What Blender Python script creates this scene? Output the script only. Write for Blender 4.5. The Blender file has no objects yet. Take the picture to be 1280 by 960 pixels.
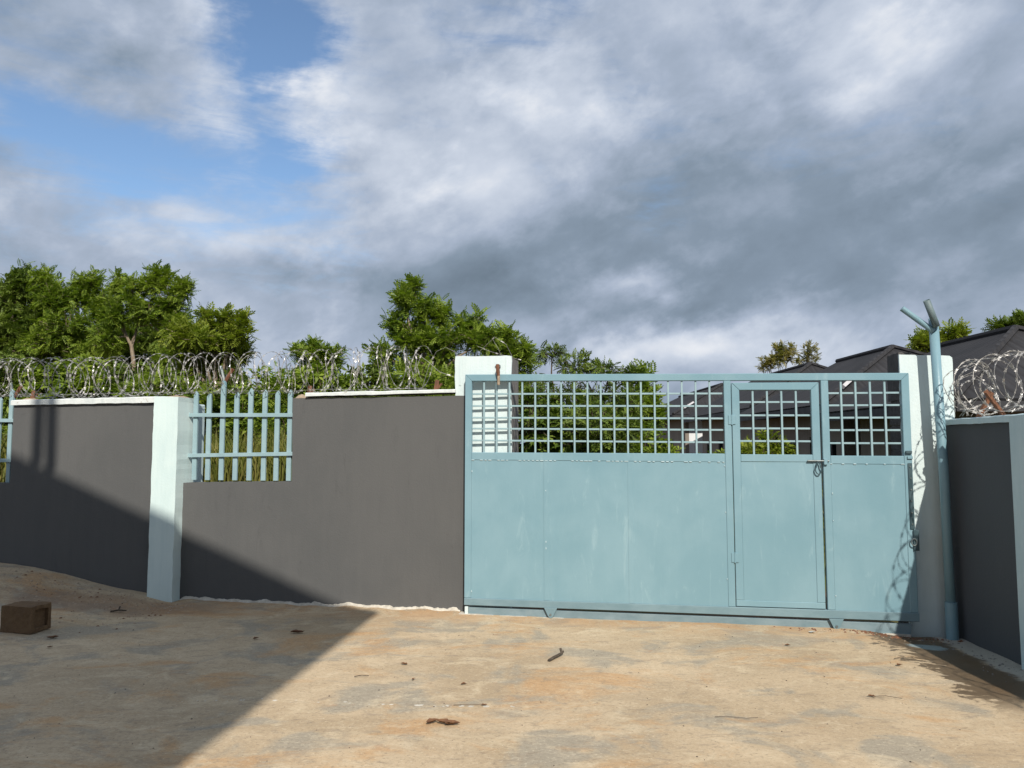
import bpy, bmesh, math, random
import numpy as np
from mathutils import Vector, Matrix, noise

SC = bpy.context.scene
COL = SC.collection
R = math.radians

# ------------------------------------------------------------ camera
cam_d = bpy.data.cameras.new("camera")
cam_d.sensor_width = 36.0
cam_d.lens = 36.0 * 967.0 / 1280.0
cam_d.clip_start = 0.05
cam_d.clip_end = 3000.0
cam = bpy.data.objects.new("camera", cam_d)
cam.location = (0, 0, 1.6)
cam.rotation_euler = (R(90 + 4.6), 0, 0)
COL.objects.link(cam)
SC.camera = cam

# ------------------------------------------------------------ colour management
SC.view_settings.view_transform = 'Standard'
SC.view_settings.look = 'None'
SC.view_settings.exposure = 0.25
SC.view_settings.gamma = 1.0
SC.view_settings.use_curve_mapping = False

# ------------------------------------------------------------ sun
SUN = Vector((0.2, -1.0, 0.9)).normalized()          # towards the sun
sun_d = bpy.data.lights.new("sun", 'SUN')
sun_d.energy = 4.6
sun_d.angle = R(0.53)
sun_d.color = (1.0, 0.93, 0.83)
sun = bpy.data.objects.new("sun", sun_d)
sun.rotation_euler = SUN.to_track_quat('Z', 'Y').to_euler()
COL.objects.link(sun)
SUN_EL = math.asin(SUN.z)
SUN_AZ = math.atan2(SUN.x, SUN.y)


# ------------------------------------------------------------ node helper
class NT:
    def __init__(self, tree):
        self.t = tree

    def n(self, kind, **kw):
        nd = self.t.nodes.new(kind)
        for k, v in kw.items():
            setattr(nd, k, v)
        return nd

    def link(self, a, b):
        self.t.links.new(a, b)

    def put(self, sock, v):
        if isinstance(v, bpy.types.NodeSocket):
            self.link(v, sock)
        elif v is not None:
            if sock.type == 'RGBA' and len(v) == 3:
                v = (*v, 1.0)
            sock.default_value = v

    def m(self, op, a, b=None, c=None, clamp=False):
        nd = self.n('ShaderNodeMath', operation=op, use_clamp=clamp)
        self.put(nd.inputs[0], a)
        if b is not None:
            self.put(nd.inputs[1], b)
        if c is not None:
            self.put(nd.inputs[2], c)
        return nd.outputs[0]

    def noise(self, vec, scale, detail=4, rough=0.55, dist=0.0, dims='3D'):
        nd = self.n('ShaderNodeTexNoise', noise_dimensions=dims)
        if vec is not None:
            self.link(vec, nd.inputs['Vector'])
        nd.inputs['Scale'].default_value = scale
        nd.inputs['Detail'].default_value = detail
        nd.inputs['Roughness'].default_value = rough
        nd.inputs['Distortion'].default_value = dist
        return nd.outputs[0]

    def ss(self, v, a, b, lo=0.0, hi=1.0):
        nd = self.n('ShaderNodeMapRange', interpolation_type='SMOOTHSTEP')
        self.put(nd.inputs[0], v)
        for i, q in enumerate((a, b, lo, hi)):
            nd.inputs[1 + i].default_value = q
        return nd.outputs[0]

    def mix(self, f, a, b, blend='MIX'):
        nd = self.n('ShaderNodeMix', data_type='RGBA', blend_type=blend)
        self.put(nd.inputs[0], f)
        self.put(nd.inputs[6], a)
        self.put(nd.inputs[7], b)
        return nd.outputs[2]

    def xyz(self, x, y, z):
        nd = self.n('ShaderNodeCombineXYZ')
        for i, q in enumerate((x, y, z)):
            self.put(nd.inputs[i], q)
        return nd.outputs[0]

    def vmul(self, v, k):
        nd = self.n('ShaderNodeVectorMath', operation='MULTIPLY')
        self.link(v, nd.inputs[0])
        nd.inputs[1].default_value = k
        return nd.outputs[0]

    def ramp(self, f, stops):
        nd = self.n('ShaderNodeValToRGB')
        self.link(f, nd.inputs[0])
        e = nd.color_ramp.elements
        while len(e) < len(stops):
            e.new(0.5)
        for el, (p, c) in zip(e, stops):
            el.position = p
            el.color = (*c, 1.0)
        return nd.outputs[0]


# ------------------------------------------------------------ sky (world): Nishita blue with a broken cloud deck
world = bpy.data.worlds.new("World")
SC.world = world
world.use_nodes = True
wt = world.node_tree
wt.nodes.clear()
W = NT(wt)
w_out = W.n('ShaderNodeOutputWorld')
w_bg = W.n('ShaderNodeBackground')
SKY_K = 0.1
w_bg.inputs[1].default_value = SKY_K
W.link(w_bg.outputs[0], w_out.inputs[0])
sky = W.n('ShaderNodeTexSky', sky_type='NISHITA')
sky.sun_disc = False
sky.sun_elevation = SUN_EL
sky.sun_rotation = SUN_AZ
sky.air_density = 1.0
sky.dust_density = 0.6
sky.ozone_density = 1.5
tc = W.n('ShaderNodeTexCoord')
sp = W.n('ShaderNodeSeparateXYZ')
W.link(tc.outputs['Generated'], sp.inputs[0])
sx_, sy_, sz_ = sp.outputs
az = W.m('ARCTAN2', sx_, sy_)
el = W.m('ARCSINE', sz_)
rot = W.n('ShaderNodeVectorRotate', rotation_type='Y_AXIS')
W.link(tc.outputs['Generated'], rot.inputs['Vector'])
rot.inputs['Angle'].default_value = R(16)
q3 = W.vmul(rot.outputs[0], (1.0, 1.0, 1.55))                   # cloud space: banks wider than tall, drifting up to the right


def shifted(v, off):
    nd = W.n('ShaderNodeVectorMath', operation='ADD')
    W.link(v, nd.inputs[0])
    nd.inputs[1].default_value = off
    return nd.outputs[0]


wn = W.n('ShaderNodeTexNoise')
W.link(q3, wn.inputs['Vector'])
wn.inputs['Scale'].default_value = 3.2
wn.inputs['Detail'].default_value = 7.0
wn.inputs['Roughness'].default_value = 0.6
wsep = W.n('ShaderNodeSeparateColor')
W.link(wn.outputs['Color'], wsep.inputs[0])
azw = W.m('ADD', az, W.m('MULTIPLY', W.m('SUBTRACT', wsep.outputs[0], 0.5), 0.26))
elw = W.m('ADD', el, W.m('MULTIPLY', W.m('SUBTRACT', wsep.outputs[1], 0.5), 0.15))


def lobe(a0, e0, sa, se, k, rot=0.0):
    """one soft elliptical rise or dip of the cloud deck around a compass direction"""
    da = W.m('SUBTRACT', azw, a0)
    de = W.m('SUBTRACT', elw, e0)
    c, s = math.cos(R(rot)), math.sin(R(rot))
    u = W.m('MULTIPLY', W.m('ADD', W.m('MULTIPLY', da, c), W.m('MULTIPLY', de, s)), 1.0 / sa)
    v = W.m('MULTIPLY', W.m('SUBTRACT', W.m('MULTIPLY', de, c), W.m('MULTIPLY', da, s)), 1.0 / se)
    q = W.m('ADD', W.m('MULTIPLY', u, u), W.m('MULTIPLY', v, v))
    return W.m('MULTIPLY', W.m('EXPONENT', W.m('MULTIPLY', q, -1.0)), k)


def total(items, start):
    for it in items:
        start = W.m('ADD', start, lobe(*it))
    return start


def puffs(v):
    """billows: rounded humps at two sizes over a soft base"""
    a = W.noise(v, 3.4, 8, 0.52, 0.1)
    b = W.noise(v, 8.5, 7, 0.58, 0.2)
    hump = W.m('ABSOLUTE', W.m('SUBTRACT', W.m('MULTIPLY', b, 2.0), 1.0))
    return W.m('ADD', W.m('MULTIPLY', a, 0.85), W.m('ADD', W.m('MULTIPLY', b, 0.15), W.m('MULTIPLY', hump, 0.16)))


n_puff = puffs(q3)
n_lit = W.m('SUBTRACT', n_puff, puffs(shifted(q3, (0.020, 0.0, 0.042))))       # sides turned up and to the sun
n_soft = W.noise(q3, 2.1, 5, 0.5, 0.2)
n_wisp = W.noise(W.vmul(tc.outputs['Generated'], (1.0, 1.0, 4.0)), 7.0, 8, 0.65, 0.5)
# blue gaps (negative cover)
GAPS = [(-0.335, 0.50, 0.055, 0.065, -1.0, -30), (-0.275, 0.465, 0.045, 0.040, -0.9, -30), (-0.275, 0.365, 0.080, 0.030, -0.85, 6),
        (-0.55, 0.330, 0.070, 0.045, -0.55, 5), (-0.315, 0.43, 0.025, 0.04, -0.5, 0),
        (-0.42, 0.330, 0.15, 0.045, -0.48, 0), (-0.33, 0.285, 0.20, 0.05, -0.30, 0), (0.03, 0.53, 0.10, 0.04, -0.30, 0), (-0.43, 0.36, 0.24, 0.14, -0.24, 0)]
cover = total(GAPS, W.m('ADD', W.ss(el, 0.22, 0.10, 1.0, 1.7), W.m('ADD', W.m('MULTIPLY', W.m('SUBTRACT', n_puff, 0.53), 1.9),
                                          W.m('MULTIPLY', W.m('SUBTRACT', n_wisp, 0.5), 1.5))))
# light and dark parts of the deck
TONE = [(-0.285, 0.425, 0.065, 0.040, 0.30, 0), (-0.39, 0.49, 0.04, 0.04, 0.20, 0), (-0.37, 0.385, 0.04, 0.04, 0.18, 40),
        (0.03, 0.43, 0.10, 0.05, 0.18, -20), (0.50, 0.455, 0.06, 0.045, 0.30, 20), (0.42, 0.40, 0.04, 0.06, 0.18, 30),
        (0.02, 0.36, 0.16, 0.05, 0.08, 18), (0.20, 0.36, 0.16, 0.04, -0.07, 20),
        (-0.22, 0.235, 0.06, 0.025, 0.14, 0), (0.17, 0.205, 0.06, 0.014, 0.30, 8), (0.23, 0.150, 0.11, 0.028, 0.40, 0),
        (0.12, 0.125, 0.06, 0.035, 0.26, 0), (0.36, 0.165, 0.08, 0.016, 0.12, 10), (0.33, 0.12, 0.12, 0.03, 0.18, 0),
        (-0.33, 0.27, 0.18, 0.05, 0.10, 0), (0.02, 0.275, 0.03, 0.03, 0.14, 30),
        (-0.52, 0.43, 0.17, 0.06, -0.16, 0),
        (0.32, 0.27, 0.42, 0.10, -0.12, 14), (0.04, 0.250, 0.20, 0.042, -0.22, 14), (0.38, 0.265, 0.28, 0.060, -0.26, 12), (0.52, 0.220, 0.24, 0.050, -0.30, 8),
        (-0.06, 0.190, 0.13, 0.04, -0.22, 18), (0.25, 0.19, 0.12, 0.018, -0.14, 8), (-0.30, 0.215, 0.12, 0.025, -0.20, 0),
        (-0.60, 0.275, 0.07, 0.022, -0.22, 0), (0.12, 0.155, 0.04, 0.012, -0.18, 10), (0.55, 0.13, 0.12, 0.05, -0.08, 0)]
tone = total(TONE, W.m('ADD', 0.615, W.m('ADD', W.m('ADD', W.m('MULTIPLY', W.m('SUBTRACT', n_puff, 0.53), 0.50), W.m('MULTIPLY', n_lit, 1.15)),
                                          W.m('MULTIPLY', W.m('SUBTRACT', n_soft, 0.5), 0.40))))
cloud_rgb = W.ramp(tone, [(0.0, (0.155, 0.205, 0.262)), (0.33, (0.245, 0.312, 0.398)), (0.58, (0.40, 0.47, 0.59)),
                          (0.80, (0.61, 0.67, 0.775)), (1.0, (0.86, 0.88, 0.92))])
cl = W.n('ShaderNodeVectorMath', operation='SCALE')
W.link(cloud_rgb, cl.inputs[0])
cl.inputs[3].default_value = 0.84 / SKY_K
blue = W.n('ShaderNodeVectorMath', operation='MULTIPLY')
W.link(sky.outputs[0], blue.inputs[0])
blue.inputs[1].default_value = (1.12, 1.22, 1.28)
W.link(W.mix(W.ss(cover, -0.02, 0.90), blue.outputs[0], cl.outputs[0]), w_bg.inputs[0])


# ------------------------------------------------------------ materials
def material(name, rough=0.8, metallic=0.0, spec=0.4):
    m = bpy.data.materials.new(name)
    m.use_nodes = True
    t = NT(m.node_tree)
    b = m.node_tree.nodes['Principled BSDF']
    b.inputs['Roughness'].default_value = rough
    b.inputs['Metallic'].default_value = metallic
    b.inputs['Specular IOR Level'].default_value = spec
    return m, t, b


def bump(t, b, h, strength, dist=0.01):
    nd = t.n('ShaderNodeBump')
    nd.inputs['Strength'].default_value = strength
    nd.inputs['Distance'].default_value = dist
    t.link(h, nd.inputs['Height'])
    t.link(nd.outputs[0], b.inputs['Normal'])


def geo_pos(t):
    return t.n('ShaderNodeNewGeometry').outputs['Position']


def painted(name, c1, c2, rough=0.7, scale=2.0, streak=(6.0, 6.0, 0.7), bs=0.15, metallic=0.0, spot=None, fine=60.0, spec=0.4, spot_th=(0.66, 0.72), sw=0.45, marks=None):
    """brushed-on paint: broad blotches, vertical brush streaks, fine grain"""
    m, t, b = material(name, rough, metallic, spec)
    p = geo_pos(t)
    n1 = t.noise(p, scale, 5, 0.6, 0.3)
    n2 = t.noise(t.vmul(p, streak), 3.0, 4, 0.6)
    f = t.ss(t.m('ADD', t.m('MULTIPLY', n1, 1.0 - sw), t.m('MULTIPLY', n2, sw)), 0.34, 0.66)
    col = t.mix(f, c1, c2)
    if spot:
        n3 = t.noise(p, 9.0, 6, 0.7, 0.6)
        col = t.mix(t.ss(n3, *spot_th), col, spot)
    if marks:
        n5 = t.noise(t.vmul(p, (4.5, 4.5, 0.9)), 2.0, 7, 0.72, 0.8)
        col = t.mix(t.m('MULTIPLY', t.ss(n5, 0.56, 0.72), 0.5), col, marks)
    t.link(col, b.inputs['Base Color'])
    n4 = t.noise(p, fine, 3, 0.6)
    t.link(t.ss(n1, 0.3, 0.7, rough - 0.08, rough + 0.1), b.inputs['Roughness'])
    bump(t, b, t.m('ADD', n4, t.m('MULTIPLY', n2, 2.6 * sw)), bs, 0.006)
    return m


MT = {}
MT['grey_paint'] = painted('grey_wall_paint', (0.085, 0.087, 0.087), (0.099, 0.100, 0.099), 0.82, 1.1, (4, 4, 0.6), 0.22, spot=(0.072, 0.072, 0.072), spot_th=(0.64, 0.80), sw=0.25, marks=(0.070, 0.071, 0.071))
MT['shaded_grey_paint'] = painted('shaded_grey_wall_paint', (0.060, 0.066, 0.074), (0.071, 0.077, 0.085), 0.82, 1.1, (4, 4, 0.6), 0.22, sw=0.25)  # the grey wall paint, darker and bluer: side wall's shade put into the colour
MT['white_paint'] = painted('white_wall_paint', (0.54, 0.635, 0.64), (0.60, 0.69, 0.69), 0.7, 3.0, (7, 7, 1.0), 0.35, spot=(0.44, 0.46, 0.44), spot_th=(0.66, 0.76))
MT['mint_paint'] = painted('mint_pillar_paint', (0.53, 0.655, 0.65), (0.60, 0.715, 0.70), 0.65, 2.0, (7, 7, 0.8), 0.2)
MT['coping_paint'] = painted('coping_paint', (0.54, 0.585, 0.58), (0.66, 0.695, 0.68), 0.75, 6.0, (8, 8, 2.0), 0.5, spot=(0.36, 0.31, 0.25), spot_th=(0.62, 0.70))
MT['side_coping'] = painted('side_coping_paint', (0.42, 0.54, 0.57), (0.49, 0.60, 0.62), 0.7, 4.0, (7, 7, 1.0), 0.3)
MT['gate_blue'] = painted('gate_blue_paint', (0.168, 0.292, 0.345), (0.200, 0.326, 0.378), 0.40, 1.5, (3, 3, 0.6), 0.08, spec=0.35, sw=0.22, marks=(0.29, 0.42, 0.46))
MT['gate_bar'] = painted('gate_bar_paint', (0.235, 0.35, 0.385), (0.29, 0.41, 0.44), 0.38, 3.0, (5, 5, 2), 0.08)
MT['gate_primer'] = painted('gate_bottom_paint', (0.14, 0.225, 0.26), (0.18, 0.27, 0.305), 0.5, 3.0, (2, 2, 5), 0.15)
MT['gate_glint'] = painted('weld_paint', (0.42, 0.55, 0.58), (0.58, 0.69, 0.71), 0.3, 20.0, (5, 5, 5), 0.1)
MT['gate_dark'] = painted('dark_teal_steel', (0.03, 0.06, 0.072), (0.06, 0.10, 0.115), 0.45, 6.0, (5, 5, 2), 0.1)
MT['gate_arm'] = painted('weathered_pipe', (0.085, 0.125, 0.135), (0.14, 0.19, 0.20), 0.5, 5.0, (5, 5, 2), 0.15)
MT['rail_paint'] = painted('rail_paint', (0.14, 0.21, 0.24), (0.20, 0.27, 0.30), 0.5, 4.0, (2, 2, 6), 0.2, spot=(0.30, 0.26, 0.21))
MT['pipe_paint'] = painted('pipe_blue_paint', (0.155, 0.27, 0.32), (0.19, 0.31, 0.36), 0.4, 3.0, (5, 5, 1), 0.1)
MT['galv'] = painted('galvanised_steel', (0.10, 0.125, 0.13), (0.16, 0.185, 0.185), 0.5, 9.0, (5, 5, 5), 0.1, metallic=0.3)
MT['wire'] = painted('razor_wire_steel', (0.22, 0.21, 0.195), (0.34, 0.33, 0.305), 0.5, 9.0, (5, 5, 5), 0.05, metallic=0.35)
MT['barb'] = painted('razor_barb_steel', (0.45, 0.44, 0.42), (0.62, 0.61, 0.59), 0.35, 9.0, (5, 5, 5), 0.05, metallic=0.3)
MT['rust'] = painted('rusty_steel', (0.10, 0.045, 0.025), (0.19, 0.085, 0.045), 0.85, 14.0, (9, 9, 9), 0.5, spot=(0.30, 0.17, 0.09))
MT['mortar'] = painted('bare_mortar', (0.27, 0.21, 0.15), (0.38, 0.30, 0.22), 0.95, 10.0, (9, 9, 9), 0.9)
MT['raw_concrete'] = painted('raw_concrete', (0.13, 0.125, 0.12), (0.20, 0.19, 0.18), 0.95, 6.0, (6, 6, 3), 0.8, spot=(0.27, 0.25, 0.22))
MT['plaster_spill'] = painted('plaster_spill', (0.40, 0.37, 0.31), (0.56, 0.53, 0.46), 0.9, 14.0, (9, 9, 9), 0.6)
MT['raw_block'] = painted('raw_sand_block', (0.055, 0.052, 0.052), (0.105, 0.10, 0.098), 0.95, 7.0, (9, 9, 9), 0.9, spot=(0.16, 0.145, 0.13))
MT['brown_block'] = painted('brown_sandcrete', (0.115, 0.068, 0.034), (0.165, 0.105, 0.055), 0.95, 9.0, (8, 8, 8), 1.0, fine=130)
MT['house_wall'] = painted('house_render', (0.19, 0.165, 0.14), (0.26, 0.23, 0.20), 0.9, 1.5, (3, 3, 0.5), 0.3)
MT['house_white'] = painted('house_white_render', (0.62, 0.64, 0.66), (0.72, 0.74, 0.75), 0.85, 1.5, (3, 3, 0.5), 0.2)
MT['house_dado'] = painted('house_dado_brick_red', (0.24, 0.12, 0.075), (0.34, 0.19, 0.13), 0.9, 2.5, (3, 3, 3), 0.3)
MT['dark_trim'] = painted('dark_trim', (0.02, 0.021, 0.024), (0.035, 0.036, 0.04), 0.6, 3.0, (3, 3, 3), 0.1)
MT['pale_trim'] = painted('pale_verge_trim', (0.40, 0.39, 0.40), (0.52, 0.51, 0.52), 0.6, 3.0, (3, 3, 3), 0.1)
MT['bark'] = painted('tree_bark', (0.16, 0.12, 0.085), (0.26, 0.21, 0.155), 0.95, 9.0, (9, 9, 3), 0.6)
MT['bark_dark'] = painted('dark_bark', (0.05, 0.036, 0.026), (0.10, 0.075, 0.05), 0.95, 9.0, (9, 9, 3), 0.6)
MT['twig'] = painted('dead_twig', (0.035, 0.027, 0.020), (0.10, 0.08, 0.06), 0.95, 30.0, (9, 9, 9), 0.5)
MT['dead_leaf'] = painted('dead_leaf', (0.10, 0.045, 0.022), (0.17, 0.085, 0.04), 0.85, 30.0, (9, 9, 9), 0.3)
MT['paint_drip'] = painted('dried_white_paint', (0.65, 0.63, 0.58), (0.78, 0.76, 0.71), 0.6, 30.0, (9, 9, 9), 0.1)

m, t, b = material('window_glass', 0.08, 0.0, 0.6)
b.inputs['Base Color'].default_value = (0.012, 0.014, 0.016, 1)
MT['glass'] = m


def leaf_material(name, c1, c2, c3, trans=0.35):
    m = bpy.data.materials.new(name)
    m.use_nodes = True
    t = NT(m.node_tree)
    b = m.node_tree.nodes['Principled BSDF']
    b.inputs['Roughness'].default_value = 0.55
    b.inputs['Specular IOR Level'].default_value = 0.25
    g = t.n('ShaderNodeNewGeometry')
    col = t.ramp(g.outputs['Random Per Island'], [(0.0, c1), (0.55, c2), (1.0, c3)])
    clump = t.noise(g.outputs['Position'], 1.6, 2, 0.5)
    col = t.mix(t.ss(clump, 0.38, 0.66), col, t.mix(0.5, col, c3))
    t.link(col, b.inputs['Base Color'])
    tr = t.n('ShaderNodeBsdfTranslucent')
    t.link(t.mix(1.0, col, (1.0, 1.15, 0.45), 'MULTIPLY'), tr.inputs[0])
    mx = t.n('ShaderNodeMixShader')
    mx.inputs[0].default_value = trans
    t.link(b.outputs[0], mx.inputs[1])
    t.link(tr.outputs[0], mx.inputs[2])
    t.link(mx.outputs[0], m.node_tree.nodes['Material Output'].inputs[0])
    return m


MT['leaf'] = leaf_material('green_leaf', (0.072, 0.125, 0.016), (0.150, 0.225, 0.027), (0.255, 0.324, 0.042))
MT['leaf_deep'] = leaf_material('deep_green_leaf', (0.049, 0.087, 0.015), (0.095, 0.149, 0.023), (0.166, 0.218, 0.036), 0.25)
MT['leaf_bright'] = leaf_material('bright_green_leaf', (0.110, 0.158, 0.016), (0.175, 0.229, 0.023), (0.258, 0.293, 0.039))
MT['leaf_yellow'] = leaf_material('yellowing_leaf', (0.078, 0.104, 0.023), (0.169, 0.169, 0.046), (0.351, 0.286, 0.091))
MT['grass'] = leaf_material('tall_grass', (0.072, 0.098, 0.016), (0.136, 0.163, 0.029), (0.243, 0.215, 0.065), 0.3)

# roof sheeting: corrugations run down the slope (local y)
m, t, b = material('charcoal_roof_sheet', 0.75, 0.0, 0.2)
ob = t.n('ShaderNodeTexCoord').outputs['Object']
wv = t.n('ShaderNodeTexWave', bands_direction='X')
t.link(ob, wv.inputs['Vector'])
wv.inputs['Scale'].default_value = 1.9
n1 = t.noise(ob, 1.2, 5, 0.6, 0.4)
n2 = t.noise(t.vmul(ob, (9, 0.6, 1)), 2.0, 3, 0.6)
t.link(t.mix(t.ss(t.m('ADD', t.m('MULTIPLY', n1, .5), t.m('MULTIPLY', n2, .5)), 0.35, 0.65), (0.020, 0.020, 0.022), (0.036, 0.035, 0.037)), b.inputs['Base Color'])
bump(t, b, wv.outputs[1], 0.55, 0.03)
MT['roof'] = m

# yard: trowelled sandy concrete with clay stains, grey cement patches, a wet patch and a paint spill
m, t, b = material('yard_concrete', 0.9, 0.0, 0.3)
p = geo_pos(t)
sep = t.n('ShaderNodeSeparateXYZ')
t.link(p, sep.inputs[0])
px_, py_, pz_ = sep.outputs
ps = t.vmul(p, (0.8, 1.0, 1.0))
nA = t.noise(ps, 1.0, 7, 0.62, 0.5)
nB = t.noise(ps, 3.3, 7, 0.65, 0.9)
nC = t.noise(t.vmul(p, (0.8, 1.2, 1.0)), 21.0, 7, 0.75, 0.3)
nE = t.noise(t.vmul(p, (0.7, 1.3, 1.0)), 8.0, 7, 0.72, 0.6)
nD = t.noise(t.vmul(p, (0.7, 1.2, 1.0)), 1.25, 7, 0.68, 0.6)
col = t.mix(t.ss(nA, 0.33, 0.66), (0.36, 0.275, 0.176), (0.475, 0.372, 0.248))
col = t.mix(t.m('MULTIPLY', t.ss(t.noise(ps, 1.9, 6, 0.6, 0.6), 0.50, 0.61), 0.85), col, (0.285, 0.255, 0.20))
col = t.mix(t.m('MULTIPLY', t.ss(nB, 0.50, 0.30), 0.6), col, (0.56, 0.46, 0.315))
col = t.mix(t.m('MULTIPLY', t.ss(nD, 0.52, 0.64), 0.68), col, (0.435, 0.255, 0.115))
col = t.mix(t.m('MULTIPLY', t.ss(nC, 0.54, 0.68), 0.5), col, (0.19, 0.155, 0.11))
col = t.mix(t.m('MULTIPLY', t.ss(nC, 0.46, 0.30), 0.30), col, (0.60, 0.52, 0.39))
col = t.mix(t.m('MULTIPLY', t.ss(nE, 0.54, 0.66), 0.55), col, (0.25, 0.20, 0.145))
col = t.mix(t.m('MULTIPLY', t.ss(nE, 0.45, 0.34), 0.35), col, (0.56, 0.47, 0.335))
col = t.mix(t.m('MULTIPLY', t.ss(t.noise(p, 2.3, 6, 0.7, 0.4), 0.62, 0.72), 0.5), col, (0.34, 0.18, 0.09))
nF = t.noise(t.vmul(p, (0.9, 1.1, 1.0)), 55.0, 6, 0.8, 0.2)
col = t.mix(t.m('MULTIPLY', t.ss(nF, 0.54, 0.66), 0.7), col, (0.16, 0.13, 0.095))
col = t.mix(t.m('MULTIPLY', t.ss(nF, 0.45, 0.33), 0.55), col, (0.64, 0.56, 0.42))
# clay wash along the foot of the wall and gate
dwall = t.m('SUBTRACT', t.m('SUBTRACT', 7.48, t.m('MULTIPLY', px_, 0.19)), py_)
clay = t.m('MULTIPLY', t.m('MULTIPLY', t.ss(px_, -3.9, -2.9), t.ss(t.m('ADD', dwall, t.m('MULTIPLY', t.m('SUBTRACT', nB, 0.5), 1.2)), 0.75, 0.05)), t.ss(nB, 0.42, 0.60))
col = t.mix(t.m('MULTIPLY', clay, 0.55), col, (0.39, 0.22, 0.10))
# dark reddish soil by the foot of the mound
q = t.m('ADD', t.m('POWER', t.m('DIVIDE', t.m('ADD', px_, 4.0), 1.3), 2.0), t.m('POWER', t.m('DIVIDE', t.m('SUBTRACT', py_, 7.75), 0.35), 2.0))
soil = t.ss(t.m('ADD', q, t.m('MULTIPLY', t.m('SUBTRACT', nB, 0.5), 4.0)), 1.3, 0.2)
col = t.mix(t.m('MULTIPLY', soil, 0.55), col, (0.19, 0.11, 0.065))
# pale cement screed along the right-hand wall
edge = t.m('SUBTRACT', t.m('ADD', 3.57, t.m('MULTIPLY', py_, 0.045)), px_)
screed = t.ss(t.m('ADD', edge, t.m('MULTIPLY', t.m('SUBTRACT', nB, 0.5), 0.22)), 0.30, 0.20)
col = t.mix(screed, col, t.mix(nC, (0.26, 0.24, 0.205), (0.42, 0.40, 0.35)))
# wet patch in the corner
wq = t.m('ADD', edge, t.m('MULTIPLY', t.m('SUBTRACT', nA, 0.5), 0.9))
wy = t.ss(py_, 4.6, 5.2)
wet = t.m('MULTIPLY', t.m('MULTIPLY', t.ss(t.m('ADD', wq, t.m('MULTIPLY', t.m('SUBTRACT', nE, 0.5), 0.9)), 0.86, 0.80), t.ss(t.m('ADD', edge, t.m('MULTIPLY', t.m('SUBTRACT', nE, 0.5), 0.3)), 0.20, 0.27)), wy)
col = t.mix(t.m('MULTIPLY', wet, 0.88), col, (0.085, 0.058, 0.034))
# spilled blue paint by the pillar foot
sq = t.m('ADD', t.m('POWER', t.m('DIVIDE', t.m('SUBTRACT', px_, 3.40), 0.17), 2.0), t.m('POWER', t.m('DIVIDE', t.m('SUBTRACT', py_, 6.50), 0.11), 2.0))
spill = t.ss(t.m('ADD', sq, t.m('MULTIPLY', t.m('SUBTRACT', nC, 0.5), 3.0)), 1.1, 0.5)
col = t.mix(t.m('MULTIPLY', spill, 0.85), col, (0.27, 0.34, 0.355))
t.link(col, b.inputs['Base Color'])
t.link(t.mix(wet, (0.92,) * 3, (0.5,) * 3), b.inputs['Roughness'])
bump(t, b, t.m('ADD', t.m('ADD', t.m('MULTIPLY', nB, 0.4), t.m('MULTIPLY', nF, 0.5)), t.m('MULTIPLY', nC, 0.5)), 0.22, 0.015)
MT['yard'] = m

m, t, b = material('field_soil', 0.95, 0.0, 0.2)
p = geo_pos(t)
col = t.mix(t.ss(t.noise(p, 0.7, 6, 0.65), 0.4, 0.6), (0.085, 0.052, 0.030), (0.13, 0.085, 0.05))
col = t.mix(t.ss(t.noise(p, 0.31, 5, 0.6), 0.5, 0.62), col, (0.075, 0.095, 0.022))
t.link(col, b.inputs['Base Color'])
bump(t, b, t.noise(p, 6.0, 6, 0.7), 0.8, 0.05)
MT['field'] = m


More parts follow.
